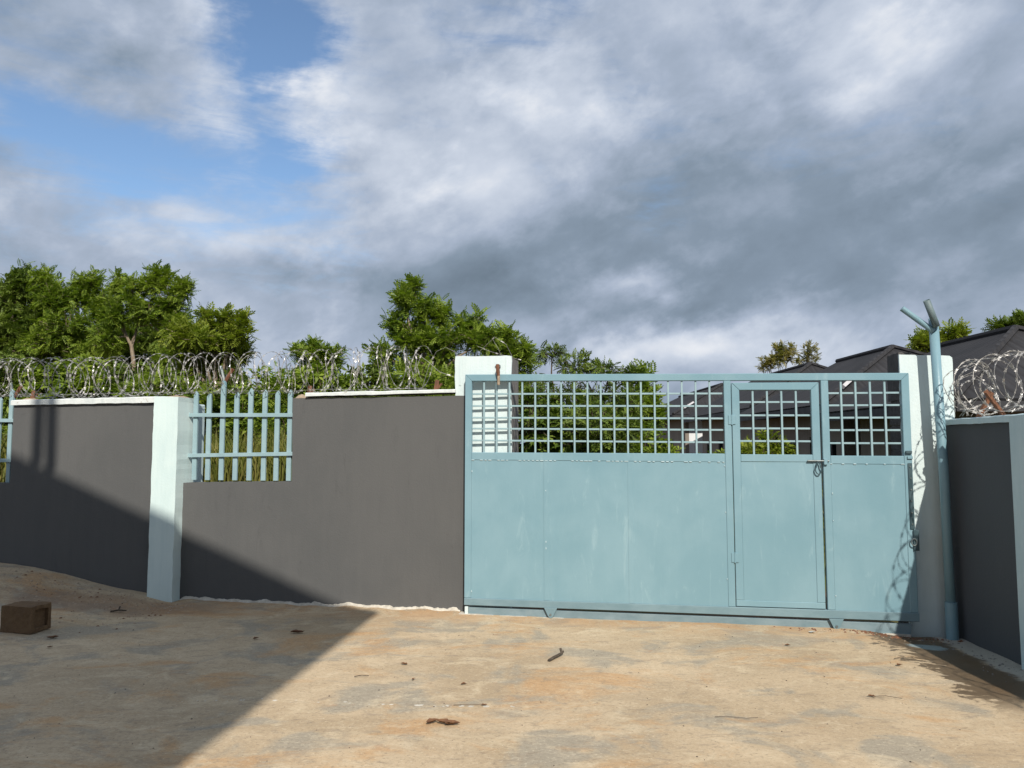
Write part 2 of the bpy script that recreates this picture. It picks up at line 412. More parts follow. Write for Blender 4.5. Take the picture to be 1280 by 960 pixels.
# ------------------------------------------------------------ mesh helpers
class MB:
    def __init__(self):
        self.v, self.f = [], []

    def add(self, vs, fs):
        k = len(self.v)
        self.v += [tuple(q) for q in vs]
        self.f += [tuple(i + k for i in f) for f in fs]
        return self

    def box(self, x0, x1, y0, y1, z0, z1):
        vs = [(x0, y0, z0), (x1, y0, z0), (x1, y1, z0), (x0, y1, z0), (x0, y0, z1), (x1, y0, z1), (x1, y1, z1), (x0, y1, z1)]
        return self.add(vs, [(0, 3, 2, 1), (4, 5, 6, 7), (0, 1, 5, 4), (1, 2, 6, 5), (2, 3, 7, 6), (3, 0, 4, 7)])

    def prism(self, outline, y0, y1):
        """outline: (x, z) points anticlockwise seen from -y, pushed from y0 to y1"""
        n = len(outline)
        vs = [(x, y0, z) for x, z in outline] + [(x, y1, z) for x, z in outline]
        fs = [tuple(range(n)), tuple(range(2 * n - 1, n - 1, -1))]
        fs += [(i, i + n, (i + 1) % n + n, (i + 1) % n) for i in range(n)]
        return self.add(vs, fs)

    def slab(self, quad, th):
        """a quad plate given by four corners (normal side up) and its thickness"""
        a, b_, c, d = [Vector(q) for q in quad]
        n = (b_ - a).cross(d - a).normalized() * th
        return self.add([a, b_, c, d, a - n, b_ - n, c - n, d - n],
                        [(0, 1, 2, 3), (7, 6, 5, 4), (0, 4, 5, 1), (1, 5, 6, 2), (2, 6, 7, 3), (3, 7, 4, 0)])

    def tube(self, pts, rad, n=8, cap=True):
        pts = [Vector(q) for q in pts]
        rads = rad if isinstance(rad, (list, tuple)) else [rad] * len(pts)
        k = len(self.v)
        prev = None
        for i, q in enumerate(pts):
            d = (pts[min(i + 1, len(pts) - 1)] - pts[max(i - 1, 0)])
            d = d.normalized() if d.length > 1e-9 else Vector((0, 0, 1))
            if prev is None:
                a = Vector((0, 0, 1)) if abs(d.z) < 0.9 else Vector((1, 0, 0))
                u = d.cross(a).normalized()
            else:
                u = (prev - d * prev.dot(d))
                u = u.normalized() if u.length > 1e-6 else d.orthogonal().normalized()
            prev = u
            w = d.cross(u)
            for j in range(n):
                an = 2 * math.pi * j / n
                self.v.append(tuple(q + (u * math.cos(an) + w * math.sin(an)) * rads[i]))
        for i in range(len(pts) - 1):
            for j in range(n):
                self.f.append((k + i * n + j, k + i * n + (j + 1) % n, k + (i + 1) * n + (j + 1) % n, k + (i + 1) * n + j))
        if cap:
            self.f.append(tuple(k + j for j in reversed(range(n))))
            self.f.append(tuple(k + (len(pts) - 1) * n + j for j in range(n)))
        return self

    def jitter(self, a, seed=0, f=3.0):
        out = []
        for q in self.v:
            d = noise.noise_vector(Vector(q) * f + Vector((seed * 7.3, seed * 3.1, 0)))
            out.append(tuple(Vector(q) + d * a))
        self.v = out
        return self

    def mesh(self, name, mat, bevel=0.0, smooth=False, seg=1, sub=0):
        me = bpy.data.meshes.new(name)
        bm = bmesh.new()
        vs = [bm.verts.new(q) for q in self.v]
        for f in self.f:
            try:
                bm.faces.new([vs[i] for i in f])
            except ValueError:
                pass
        if sub:
            bmesh.ops.subdivide_edges(bm, edges=bm.edges[:], cuts=sub, use_grid_fill=True)
        if bevel > 0:
            bmesh.ops.bevel(bm, geom=bm.edges[:], offset=bevel, segments=seg, affect='EDGES', clamp_overlap=True)
        bm.normal_update()
        bm.to_mesh(me)
        bm.free()
        me.materials.append(mat)
        if smooth:
            me.polygons.foreach_set('use_smooth', [True] * len(me.polygons))
        return me


def thing(name, label, cat, loc=(0, 0, 0), rotz=0.0, group=None):
    o = bpy.data.objects.new(name, None)
    o.empty_display_size = 0.2
    o.location = loc
    o.rotation_euler = (0, 0, rotz)
    COL.objects.link(o)
    o['label'] = label
    o['category'] = cat
    o['kind'] = 'thing'
    if group:
        o['group'] = group
    return o


def part(name, me, parent=None, loc=None, label=None, kind=None, rot=None):
    if isinstance(me, bpy.types.Mesh):
        o = bpy.data.objects.new(name, me)
        me.name = name
    COL.objects.link(o)
    if parent:
        o.parent = parent
    if loc:
        o.location = loc
    if rot:
        o.rotation_euler = rot
    if label:
        o['label'] = label
    if kind:
        o['kind'] = kind
    return o


def tag(o, label, cat, group=None):
    o['label'] = label
    o['category'] = cat
    o['kind'] = 'thing'
    if group:
        o['group'] = group
    return o


def copy_tree(o, parent=None):
    c = o.copy()
    COL.objects.link(c)
    if parent:
        c.parent = parent
    for ch in list(o.children):
        copy_tree(ch, c)
    return c


def smooth01(x, a, b):
    k = min(1.0, max(0.0, (x - a) / (b - a)))
    return k * k * (3 - 2 * k)


# ------------------------------------------------------------ frames: the boundary wall, the gate and the side wall each stand on a line of their own
WALL_O, WALL_A = (-0.617, 7.66), R(-11.6)
GATE_O, GATE_A = (-0.458, 7.537), R(-9.553)
SIDE_O, SIDE_A = (3.878, 6.875), R(-92.6)


def to_world(O, A, s, t_):
    return (O[0] + s * math.cos(A) - t_ * math.sin(A), O[1] + s * math.sin(A) + t_ * math.cos(A))


def to_local(O, A, x, y):
    dx, dy = x - O[0], y - O[1]
    return (dx * math.cos(A) + dy * math.sin(A), -dx * math.sin(A) + dy * math.cos(A))


# ------------------------------------------------------------ the ground
def yard_z(x, y):
    s, t_ = to_local(WALL_O, WALL_A, x, y)
    d = -t_                                                # distance in front of the wall
    prof = 0.0
    if s < -2.9:
        k = -s - 2.9
        prof = 0.055 * smooth01(k, 0, 0.5) + 0.22 * smooth01(k, 0.3, 2.2) + 0.30 * smooth01(k, 1.9, 5.0)
    z = prof * (1 - smooth01(d, 0.25, 2.6)) + 0.10 * prof
    z += 0.05 * (1 - smooth01(d, 0.0, 0.22)) * (0.6 if -2.9 < s < 0.1 else 0.0) * max(0.0, 0.5 + noise.noise((x * 4, y * 4, 2)))
    z -= 0.05 * smooth01(x, 2.9, 3.5) * smooth01(y, 4.6, 6.0)
    z += 0.010 * noise.noise((x * 1.3, y * 1.3, 0.3)) + 0.005 * noise.noise((x * 5, y * 5, 5.3)) + 0.006 * max(0, noise.noise((x * 11, y * 11, 1)) ) * (1 if s < -2 else 0.4)
    return z


def field_z(x, y):
    left = 1.0 - smooth01(x, -1.6, -0.4)
    return -0.16 + left * (1.22 * smooth01(y, 9.0, 9.9) + 0.25 * smooth01(y, 10, 30)) + 0.05 * noise.noise((x * 0.6, y * 0.6, 0))


xs = np.arange(-13.0, 4.35, 0.07)
ys = np.arange(-13.0, 9.9, 0.07)
mb = MB()
idx = {}
for j, y in enumerate(ys):
    for i, x in enumerate(xs):
        if to_local(WALL_O, WALL_A, x, y)[1] > 0.12 or to_local(SIDE_O, SIDE_A, x, y)[1] > 0.10:
            continue
        idx[i, j] = len(mb.v)
        mb.v.append((x, y, yard_z(x, y)))
for (i, j) in list(idx):
    q = [(i, j), (i + 1, j), (i + 1, j + 1), (i, j + 1)]
    if all(k in idx for k in q):
        mb.f.append(tuple(idx[k] for k in q))
part('yard', mb.mesh('yard', MT['yard'], smooth=True), kind='structure')


def axis_steps(lo, hi, near):
    out, v = [lo], lo
    while v < hi:
        v += max(near, abs(v) * 0.12)
        out.append(v)
    return out


gx = sorted(set([-q for q in axis_steps(0.0, 1500, 0.45)] + axis_steps(0.0, 1500, 0.45)))
gy = sorted(set([-q for q in axis_steps(0.0, 600, 1.2)] + list(np.arange(0, 12, 0.35)) + axis_steps(12.0, 1800, 1.0)))
mb = MB()
mb.v = [(x, y, field_z(x, y)) for y in gy for x in gx]
nx = len(gx)
mb.f = [(j * nx + i, j * nx + i + 1, (j + 1) * nx + i + 1, (j + 1) * nx + i) for j in range(len(gy) - 1) for i in range(nx - 1)]
part('ground', mb.mesh('ground', MT['field'], smooth=True), kind='structure')


# ------------------------------------------------------------ boundary wall (left run), standing in its own frame
def wavy(pts, step, amp, seed):
    """walk an outline and break its long edges into slightly uneven short ones"""
    out = []
    n = len(pts)
    for i in range(n):
        a, b_ = Vector(pts[i]), Vector(pts[(i + 1) % n])
        L = (b_ - a).length
        k = max(1, int(L / step))
        nrm = Vector((-(b_ - a).y, (b_ - a).x)).normalized() if L > 0 else Vector((0, 0))
        for j in range(k):
            p = a.lerp(b_, j / k)
            if j:
                p += nrm * amp * (noise.noise((p.x * 5 + seed, p.y * 5, seed)) + 0.5 * noise.noise((p.x * 19 + seed, p.y * 19, seed)))
            out.append((p.x, p.y))
    return out


wall = thing('boundary_wall', 'dark grey painted wall left of the gate, with white coping and a mint pillar', 'wall',
             (*WALL_O, 0), WALL_A)
TH = 0.21
mb = MB().prism(wavy([(-12.0, -0.2), (-3.212, -0.2), (-3.212, 2.078), (-5.08, 2.072), (-5.085, 1.187), (-6.35, 1.185), (-6.35, 2.07), (-12.0, 2.07)], 0.12, 0.006, 1), 0.0, TH)
part('wall_panel', mb.mesh('wall_panel', MT['grey_paint']), wall)
mb = MB().prism(wavy([(-2.924, -0.2), (0.20, -0.2), (0.20, 2.098), (-1.69, 2.098), (-1.68, 1.236), (-2.924, 1.214)], 0.12, 0.006, 2), 0.002, TH)
part('wall_panel', mb.mesh('wall_panel', MT['grey_paint']), wall)


def coping(x0, x1, z0, z1, seed, y0=-0.03, y1=0.235):
    mb = MB()
    n = int((x1 - x0) / 0.07)
    rows = []
    for i in range(n + 1):
        s = x0 + (x1 - x0) * i / n
        zb, zt = z0[0] + (z0[1] - z0[0]) * i / n, z1[0] + (z1[1] - z1[0]) * i / n
        a = 0.007 * noise.noise((s * 3, seed, 0)) + 0.004 * noise.noise((s * 14, seed, 4))
        c = 0.005 * noise.noise((s * 5, seed, 9)) + 0.004 * noise.noise((s * 17, seed, 2))
        yy = y0 + 0.006 * noise.noise((s * 4, seed, 6))
        rows.append([(s, yy, zb + a), (s, yy, zt + c - 0.008), (s, yy + 0.012, zt + c), (s, y1 - 0.01, zt + c + 0.004), (s, y1, zt - 0.01), (s, y1, zb)])
    vs = [q for r_ in rows for q in r_]
    fs = []
    for i in range(n):
        for j in range(6):
            fs.append((i * 6 + j, (i + 1) * 6 + j, (i + 1) * 6 + (j + 1) % 6, i * 6 + (j + 1) % 6))
    fs += [tuple(range(6)), tuple(n * 6 + j for j in reversed(range(6)))]
    return mb.add(vs, [tuple(reversed(f)) for f in fs])


part('coping', coping(-5.10, -3.19, (2.059, 2.068), (2.116, 2.135), 1).mesh('coping', MT['coping_paint']), wall)
part('coping', coping(-1.535, 0.062, (2.112, 2.130), (2.150, 2.163), 2).mesh('coping', MT['coping_paint']), wall)
part('coping', coping(-12.0, -6.33, (2.071, 2.071), (2.118, 2.118), 3).mesh('coping', MT['coping_paint']), wall)

mb = MB().prism(wavy([(-3.212, -0.2), (-2.924, -0.2), (-2.924, 2.118), (-3.212, 2.128)], 0.05, 0.007, 5), -0.13, 0.17)
part('pillar', mb.mesh('pillar', MT['mint_paint']), wall, label='pale mint square pillar standing proud of the grey wall')
mb = MB().box(-3.14, -2.9245, 0.171, 0.36, -0.2, 2.06)
part('pillar_stub', mb.mesh('pillar_stub', MT['side_coping'], bevel=0.012), wall)


def lump(x0, x1, y0, y1, z0, h, seed):
    mb = MB()
    n, k = 14, 8
    for i in range(n + 1):
        for j in range(k + 1):
            u, v = i / n, j / k
            e = min(1, 5 * min(u, 1 - u)) * min(1, 4 * min(v, 1 - v))
            x, y = x0 + (x1 - x0) * u, y0 + (y1 - y0) * v
            mb.v.append((x, y, z0 - 0.01 + e * h * (0.55 + 0.9 * abs(noise.noise((x * 14, y * 14, seed))))))
    for i in range(n):
        for j in range(k):
            a = i * (k + 1) + j
            mb.f.append((a, a + k + 1, a + k + 2, a + 1))
    return mb


part('mortar_lump', lump(-3.16, -2.93, -0.10, 0.16, 2.123, 0.03, 1).mesh('mortar_lump', MT['mortar'], smooth=True), wall)
part('mortar_lump', lump(-1.69, -1.50, 0.0, 0.20, 2.10, 0.05, 2).mesh('mortar_lump', MT['mortar'], smooth=True), wall)
part('mortar_lump', lump(-5.02, -4.86, -0.02, 0.2, 2.118, 0.035, 3).mesh('mortar_lump', MT['mortar'], smooth=True), wall)
# spilled plaster along the foot of the wall
mb = MB()
rows = []
for i in range(160):
    s = -2.9 + 3.02 * i / 159
    h = 0.014 + 0.020 * max(0, noise.noise((s * 9, 0, 3)) + 0.35) + 0.010 * noise.noise((s * 31, 1, 3))
    w_ = 0.035 + 0.03 * noise.noise((s * 6, 5, 1))
    zb = yard_z(*to_world(WALL_O, WALL_A, s, -0.03))
    rows.append([(s, -w_, zb - 0.01), (s, -w_ * 0.5, zb + h * 0.7), (s, 0.0, zb + h), (s, 0.02, zb - 0.02)])
vs = [q for r_ in rows for q in r_]
mb.add(vs, [(i * 4 + j, (i + 1) * 4 + j, (i + 1) * 4 + j + 1, i * 4 + j + 1) for i in range(159) for j in range(3)])
part('plaster_fillet', mb.mesh('plaster_fillet', MT['plaster_spill']), wall)


# ------------------------------------------------------------ palisade grilles in the wall openings
def pale_mesh(h, seed):
    x = 0.026
    out = [(-x, 0), (x, 0), (x, h - 0.03), (0.004, h), (-x, h - 0.045)]
    mb = MB().prism(out, -0.012, 0.012)
    return mb.mesh('pale', MT['gate_bar'], bevel=0.002)


def grille(label, s0, s1, z0, tops, rails, xs_, post):
    g = thing('palisade_grille', label, 'grille', (*to_world(WALL_O, WALL_A, (s0 + s1) / 2, 0.10), z0), WALL_A, 'palisade grilles in the wall openings')
    mid = (s0 + s1) / 2
    for i, (s, zt) in enumerate(zip(xs_, tops)):
        lean = -0.006 if s < -2.7 else 0.004 * noise.noise((s * 3, 1, 1))
        part('pale', pale_mesh(zt - z0 - 0.004, i), g, (s - mid, 0, 0.004), rot=(0, lean, 0))
    for za, zb in rails:
        mb = MB().add([(s0 - mid, -0.036, za - z0 - 0.02), (s1 - mid, -0.036, zb - z0 - 0.02), (s1 - mid, -0.014, zb - z0 - 0.02), (s0 - mid, -0.014, za - z0 - 0.02),
                       (s0 - mid, -0.036, za - z0 + 0.02), (s1 - mid, -0.036, zb - z0 + 0.02), (s1 - mid, -0.014, zb - z0 + 0.02), (s0 - mid, -0.014, za - z0 + 0.02)],
                      [(0, 3, 2, 1), (4, 5, 6, 7), (0, 1, 5, 4), (1, 2, 6, 5), (2, 3, 7, 6), (3, 0, 4, 7)])
        part('rail', mb.mesh('rail', MT['gate_bar'], bevel=0.002), g)
    ps_, pz = post
    mb = MB().tube([(ps_ - mid, 0.012, 0.9), (ps_ - mid, 0.012, pz - z0)], 0.024, 8)
    part('wire_post', mb.mesh('wire_post', MT['pipe_paint']), g)
    part('wire_arm', MB().tube([(ps_ - mid, 0.014, pz - z0 - 0.02), (ps_ - mid - 0.065, 0.03, pz - z0 + 0.16)], 0.017, 6).mesh('wire_arm', MT['galv']), g)
    part('wire_arm', MB().tube([(ps_ - mid, 0.016, pz - z0 - 0.02), (ps_ - mid + 0.085, 0.03, pz - z0 + 0.13)], 0.02, 6).mesh('wire_arm', MT['rust']), g)
    return g


grille('blue palisade grille in the wall opening beside the mint pillar', -2.955, -1.684, 1.236,
       (2.192, 2.173, 2.27, 2.177, 2.217, 2.198, 2.187, 2.194), ((1.934, 1.924), (1.500, 1.522)),
       (-2.862, -2.704, -2.545, -2.383, -2.22, -2.055, -1.911, -1.766), (-2.544, 2.30))
grille('palisade grille at the far left edge, in the opening of the shaded wall', -6.34, -5.088, 1.187,
       (2.19, 2.17, 2.2, 2.18, 2.17, 2.19, 2.16, 2.25), ((1.90, 1.89), (1.44, 1.44)),
       (-6.28, -6.12, -5.98, -5.83, -5.68, -5.52, -5.36, -5.205), (-5.205, 2.16))

# rusty angle stubs that carry the razor wire on the wall top
for s, zt, lab in ((-1.575, 2.12, 'rusty angle bracket on the wall end just right of the blue palisade grille'),
                   (-0.185, 2.155, 'rusty angle bracket on the white coping close to the gate pillar'),
                   (-4.97, 2.118, 'rusty angle bracket at the left end of the coping above the shaded wall')):
    mb = MB().box(-0.022, 0.022, -0.003, 0.003, -0.02, 0.115).box(-0.022, -0.016, 0.0035, 0.04, -0.02, 0.110)
    mb.tube([(0.01, 0.01, 0.02), (0.045, 0.02, 0.09)], 0.011, 5)
    o = part('wire_bracket', mb.mesh('wire_bracket', MT['rust']), None, (*to_world(WALL_O, WALL_A, s, 0.12), zt))
    o.rotation_euler = (R(-5), R(8), WALL_A)
    tag(o, lab, 'bracket', 'rusty wire brackets on the wall')


# ------------------------------------------------------------ razor wire
def barb_quads(mb, p, d, up, size, rnd):
    """one clip of four short blades"""
    side = d.cross(up)
    side = side.normalized() if side.length > 1e-6 else d.orthogonal()
    an = rnd.uniform(0, math.pi)
    a = side * math.cos(an) + d.cross(side) * math.sin(an)
    w = d * size * 0.28
    for sgn in (1, -1):
        tip = p + a * sgn * size * 0.42 + d * size * 0.8
        tip2 = p + a * sgn * size * 0.42 - d * size * 0.8
        n = d.cross(a) * size * 0.05
        k = len(mb.v)
        mb.v += [tuple(q) for q in (p + w + n, tip, p + a * sgn * size * 0.2 - n, tip2, p - w - n)]
        mb.f += [(k, k + 1, k + 2), (k + 2, k + 3, k + 4), (k, k + 2, k + 4)]


def coil_points(L, pitch, rad, zc, phase, hand, seed, per=26):
    n = int(L / pitch * per)
    out = []
    for i in range(n + 1):
        x = L * i / n
        an = 2 * math.pi * i / per * hand + phase + 0.35 * noise.noise((x * 1.1, seed, 0))
        r_ = rad * (1 + 0.10 * noise.noise((x * 1.9, seed, 3)) + 0.05 * noise.noise((x * 9, seed, 3)))
        sag = 0.035 * noise.noise((x * 0.55, 7, 1))
        xo = 0.045 * noise.noise((x * 4, seed, 8))
        out.append(Vector((x + xo, r_ * 0.9 * math.cos(an), zc + sag + r_ * math.sin(an))))
    return out


def razor(parent, strands, radius=0.0020, gap=0.050, size=0.023, seed=3):
    rnd = random.Random(seed)
    bb = MB()
    for pts in strands:
        part('wire_strand', MB().tube(pts, radius, 4).mesh('wire_strand', MT['wire']), parent)
        acc = 0.0
        for a, b_ in zip(pts, pts[1:]):
            L = (b_ - a).length
            acc += L
            if acc > gap:
                acc -= gap
                barb_quads(bb, a.lerp(b_, rnd.random()), (b_ - a).normalized(), Vector((0.3, 0.5, 0.8)), size * rnd.uniform(0.7, 1.25), rnd)
    part('barbs', bb.mesh('barbs', MT['barb']), parent, kind='stuff')


wx0 = -6.9
rz = thing('razor_wire', 'coiled razor wire along the top of the left wall up to the white pillar', 'razor wire',
           (*to_world(WALL_O, WALL_A, wx0, 0.12), 2.13), WALL_A)
LEN = 6.62
strands = [coil_points(LEN, 0.275, 0.225, 0.255, 0.2, 1, 1), coil_points(LEN, 0.275, 0.225, 0.255, 0.9, -1, 2)]
strands += [coil_points(LEN, 0.31, 0.20, 0.235, 1.7, 1, 21), coil_points(LEN, 0.33, 0.21, 0.24, 2.6, -1, 22)]
for z_, am in ((0.055, 0.02),):
    strands.append([Vector((LEN * i / 60, 0.03 * noise.noise((i * 0.3, z_, 1)), z_ + am * noise.noise((i * 0.25, 2, z_)))) for i in range(61)])
# loose end climbing to the gate pillar
e = LEN
strands.append([Vector(q) for q in ((e - 0.05, 0, 0.05), (e + 0.02, 0.02, 0.30), (e + 0.10, 0.0, 0.43), (e + 0.20, 0.0, 0.47), (e + 0.30, 0.02, 0.42), (e + 0.345, 0.04, 0.32), (e + 0.36, 0.06, 0.20))])
strands.append([Vector(q) for q in ((e - 0.12, 0, 0.42), (e + 0.02, -0.04, 0.33), (e + 0.14, -0.02, 0.22), (e + 0.28, 0.0, 0.17), (e + 0.36, 0.02, 0.17))])
strands.append([Vector(q) for q in ((e + 0.42, 0.18, 0.36), (e + 0.55, 0.15, 0.47), (e + 0.68, 0.12, 0.58), (e + 0.80, 0.12, 0.50), (e + 0.86, 0.15, 0.37))])
strands.append([Vector(q) for q in ((e + 0.48, 0.2, 0.50), (e + 0.62, 0.18, 0.44), (e + 0.74, 0.16, 0.40), (e + 0.95, 0.16, 0.34))])
strands.append([Vector(q) for q in ((e + 0.66, 0.1, 0.56), (e + 0.72, 0.1, 0.46), (e + 0.76, 0.12, 0.36))])
razor(rz, strands)

# ------------------------------------------------------------ right-hand side wall with its pillar and coil
side = thing('side_wall', 'dark grey painted wall in shade along the right edge, with pale blue coping and pillar', 'wall', (*SIDE_O, 0), SIDE_A)
mb = MB().prism(wavy([(-0.12, -0.3), (9.0, -0.3), (9.0, 1.80), (-0.12, 1.80)], 0.2, 0.005, 8), 0.0, 0.2)
part('wall_panel', mb.mesh('wall_panel', MT['shaded_grey_paint']), side)
part('coping', coping(-0.03, 9.0, (1.786, 1.798), (1.838, 1.872), 5, -0.028, 0.23).mesh('coping', MT['side_coping']), side)
mb = MB().prism(wavy([(0.985, -0.3), (1.28, -0.3), (1.28, 1.83), (0.985, 1.83)], 0.2, 0.004, 4), -0.05, 0.1)
part('pillar', mb.mesh('pillar', MT['side_coping']), side)
mb = MB().prism(wavy([(4.6, -0.3), (4.9, -0.3), (4.9, 1.83), (4.6, 1.83)], 0.2, 0.004, 4), -0.075, 0.1)
part('pillar', mb.mesh('pillar', MT['side_coping']), side)

rz2 = thing('razor_wire', 'tangled razor wire coil on the right side wall, in front of the charcoal roof', 'razor wire', (*to_world(SIDE_O, SIDE_A, 0.02, 0.12), 1.86), SIDE_A)
strands = [[q + Vector((0.14, 0, 0)) for q in coil_points(7.6, 0.30, 0.235, 0.245, 0.3, 1, 11, 30)],
           [q + Vector((0.10, 0, 0)) for q in coil_points(7.6, 0.33, 0.225, 0.235, 1.1, -1, 12, 30)]]
rnd = random.Random(5)
for k in range(5):
    c = Vector((rnd.uniform(0.12, 0.3), rnd.uniform(-0.06, 0.06), 0.16 + 0.03 * k))
    ax = Vector((1, rnd.uniform(-0.6, 0.6), rnd.uniform(-0.6, 0.6))).normalized()
    u = ax.orthogonal().normalized()
    v = ax.cross(u)
    r_ = rnd.uniform(0.12, 0.2)
    strands.append([c + (u * math.cos(a_ * 0.33) + v * math.sin(a_ * 0.33)) * r_ * (1 + 0.08 * math.sin(a_ * 1.3)) for a_ in range(20)])
for k in range(7):
    p0 = Vector((rnd.uniform(0.0, 0.25), rnd.uniform(-0.14, 0.06), 0.0))
    p1 = p0 + Vector((rnd.uniform(-0.2, 0.3), rnd.uniform(-0.12, 0.16), rnd.uniform(0.10, 0.24)))
    strands.append([p0, p0.lerp(p1, 0.5) + Vector((0.02, 0.02, 0.03)), p1])
for z_ in (0.05, 0.47):
    strands.append([Vector((0.1 + 7.4 * i / 50, 0.03 * noise.noise((i * 0.3, z_, 1)), z_ + 0.02 * noise.noise((i * 0.25, 2, z_)))) for i in range(51)])
razor(rz2, strands, 0.0023, 0.048, 0.025, 9)
for s, yy, a_, lab in ((0.30, 0.10, 30, 'rusty angle bracket leaning left under the coil on the right side wall'), (0.62, 0.12, -34, 'rusty angle bracket leaning right under the coil on the right side wall')):
    mb = MB().box(-0.003, 0.003, -0.02, 0.02, -0.02, 0.24).box(0.0035, 0.035, -0.02, -0.014, -0.02, 0.23)
    o = part('wire_bracket', mb.mesh('wire_bracket', MT['rust']), None, (*to_world(SIDE_O, SIDE_A, s, yy), 1.85))
    o.rotation_euler = (R(-a_), 0, SIDE_A)
    tag(o, lab, 'bracket', 'rusty wire brackets on the wall')

# ------------------------------------------------------------ gate pillars
o = thing('gate_pillar', 'white painted gate pillar behind the left end of the blue gate', 'pillar', (*to_world(WALL_O, WALL_A, 0.338, 0.0), 0), WALL_A, 'white gate pillars')
pts = wavy([(-0.284, -0.2), (0.284, -0.2), (0.284, 2.482), (-0.284, 2.492)], 0.05, 0.009, 3)
front = MB().prism(pts, 0.006, 0.03)
part('painted_face', front.mesh('painted_face', MT['white_paint']), o)
part('concrete_core', MB().prism([(-0.280, -0.2), (0.280, -0.2), (0.280, 2.470), (-0.280, 2.480)], 0.0305, 0.38).jitter(0.004, 1, 6).mesh('concrete_core', MT['raw_concrete']), o, label='bare grey concrete behind the white front')
for q in (-0.235, 0.235):
    part('formwork_ridge', MB().box(q - 0.009, q + 0.009, 0.001, 0.0065, 2.2, 2.475).jitter(0.002, 3, 9).mesh('formwork_ridge', MT['white_paint']), o)
part('mortar_crest', lump(-0.26, 0.26, 0.02, 0.34, 2.47, 0.03, 6).mesh('mortar_crest', MT['mortar'], smooth=True), o)
pw = to_world(GATE_O, GATE_A, 4.235, 0.125)
o = thing('gate_pillar', 'white painted gate pillar behind the right end of the blue gate, beside the pipe post', 'pillar', (*pw, 0), GATE_A, 'white gate pillars')
pts = wavy([(-0.222, -0.3), (0.225, -0.3), (0.225, 2.395), (0.205, 2.412), (-0.222, 2.432)], 0.05, 0.008, 7)
part('painted_face', MB().prism(pts, 0.0, 0.028).mesh('painted_face', MT['white_paint']), o)
part('mortar_core', MB().box(-0.205, 0.20, 0.034, 0.345, -0.3, 2.40).mesh('mortar_core', MT['raw_concrete']), o)
rnd = random.Random(2)
bme = []
for k in range(3):
    me = MB().box(-0.215, 0.215, 0.0, 0.33, 0, 0.212).mesh('block', MT['raw_block'], sub=3)
    for v in me.vertices:
        v.co += noise.noise_vector(v.co * 9 + Vector((k * 5, 0, 0))) * 0.008
    bme.append(me)
for i in range(12):
    q = bpy.data.objects.new('block', bme[i % 3])
    COL.objects.link(q)
    q.parent = o
    q.scale = (1, 1, 1) if i < 11 else (0.25, 1, 1)
    q.location = (rnd.uniform(-0.006, 0.006) if i < 11 else -0.16, 0.040 + rnd.uniform(-0.003, 0.006), 0.224 * i - 0.22)

# rusty guide on the left gate pillar that keeps the gate upright
gz = 2.19
o = thing('gate_guide', 'rusty hooked guide on the left white pillar, reaching over the top bar of the gate', 'bracket',
          (*to_world(GATE_O, GATE_A, 0.325, -0.02), gz), GATE_A)
part('arm', MB().box(-0.045, 0.012, 0.10, 0.14, 0.175, 0.20).box(-0.012, 0.012, -0.005, 0.1, 0.18, 0.205).mesh('arm', MT['galv'], bevel=0.002), o)
part('hook', MB().tube([(0.0, 0.0, 0.20), (0.006, -0.004, 0.13), (0.010, -0.006, 0.09)], [0.018, 0.02, 0.016], 6).mesh('hook', MT['rust']), o)
part('roller', MB().tube([(0.012, -0.006, 0.09), (0.012, -0.006, 0.0)], 0.014, 8).mesh('roller', MT['mortar']), o)

# ------------------------------------------------------------ the sliding gate (its frame: x along the gate, y into depth, z up; 4.06 m x 2.2 m)
gate = thing('sliding_gate', 'pale blue steel sliding gate with barred top and a wicket door', 'gate', (*GATE_O, 0), GATE_A)
GB = MT['gate_blue']
D0, D1 = 0.0, 0.05                     # front and back of the frame


def gbox(name, x0, x1, z0, z1, y0=D0, y1=D1, mat=GB, parent=gate, bev=0.004, **kw):
    me = MB().box(x0, x1, y0, y1, z0, z1).mesh(name, mat, bevel=bev)
    return part(name, me, parent, **kw)


def gquad(name, pts, y0=D0, y1=D1, mat=GB, parent=gate, bev=0.004):
    return part(name, MB().prism(pts, y0, y1).mesh(name, mat, bevel=bev), parent)


TL, TR = 2.300, 2.252                  # top edge heights left and right


def ztop(x):
    return TL + (TR - TL) * x / 4.05


# mitred frame: sides, top, bottom
gquad('frame_top', [(0.066, ztop(0) - 0.066), (3.984, ztop(4.05) - 0.066), (4.05, ztop(4.05)), (0.0, ztop(0))])
gquad('frame_side', [(0.0, 0.155), (0.066, 0.155), (0.066, ztop(0) - 0.0665), (0.0, ztop(0) - 0.0005)])
gquad('frame_side', [(3.984, 0.155), (4.05, 0.155), (4.05, ztop(4.05) - 0.0005), (3.984, ztop(4.05) - 0.0665)])
gquad('frame_bottom', [(0.0, 0.088), (4.055, 0.080), (4.055, 0.1545), (0.0, 0.1545)], -0.006, 0.056, MT['gate_primer'])
gquad('middle_rail', [(0.0665, 1.468), (2.448, 1.455), (2.448, 1.532), (0.0665, 1.541)], 0.001, 0.049)
gquad('middle_rail', [(3.3665, 1.442), (3.9835, 1.438), (3.9835, 1.514), (3.3665, 1.516)], 0.001, 0.049)
gquad('stile', [(2.4485, 0.155), (2.512, 0.155), (2.512, ztop(2.5) - 0.067), (2.4485, ztop(2.45) - 0.067)])
gquad('stile', [(3.302, 0.155), (3.366, 0.155), (3.366, ztop(3.35) - 0.067), (3.302, ztop(3.3) - 0.067)])
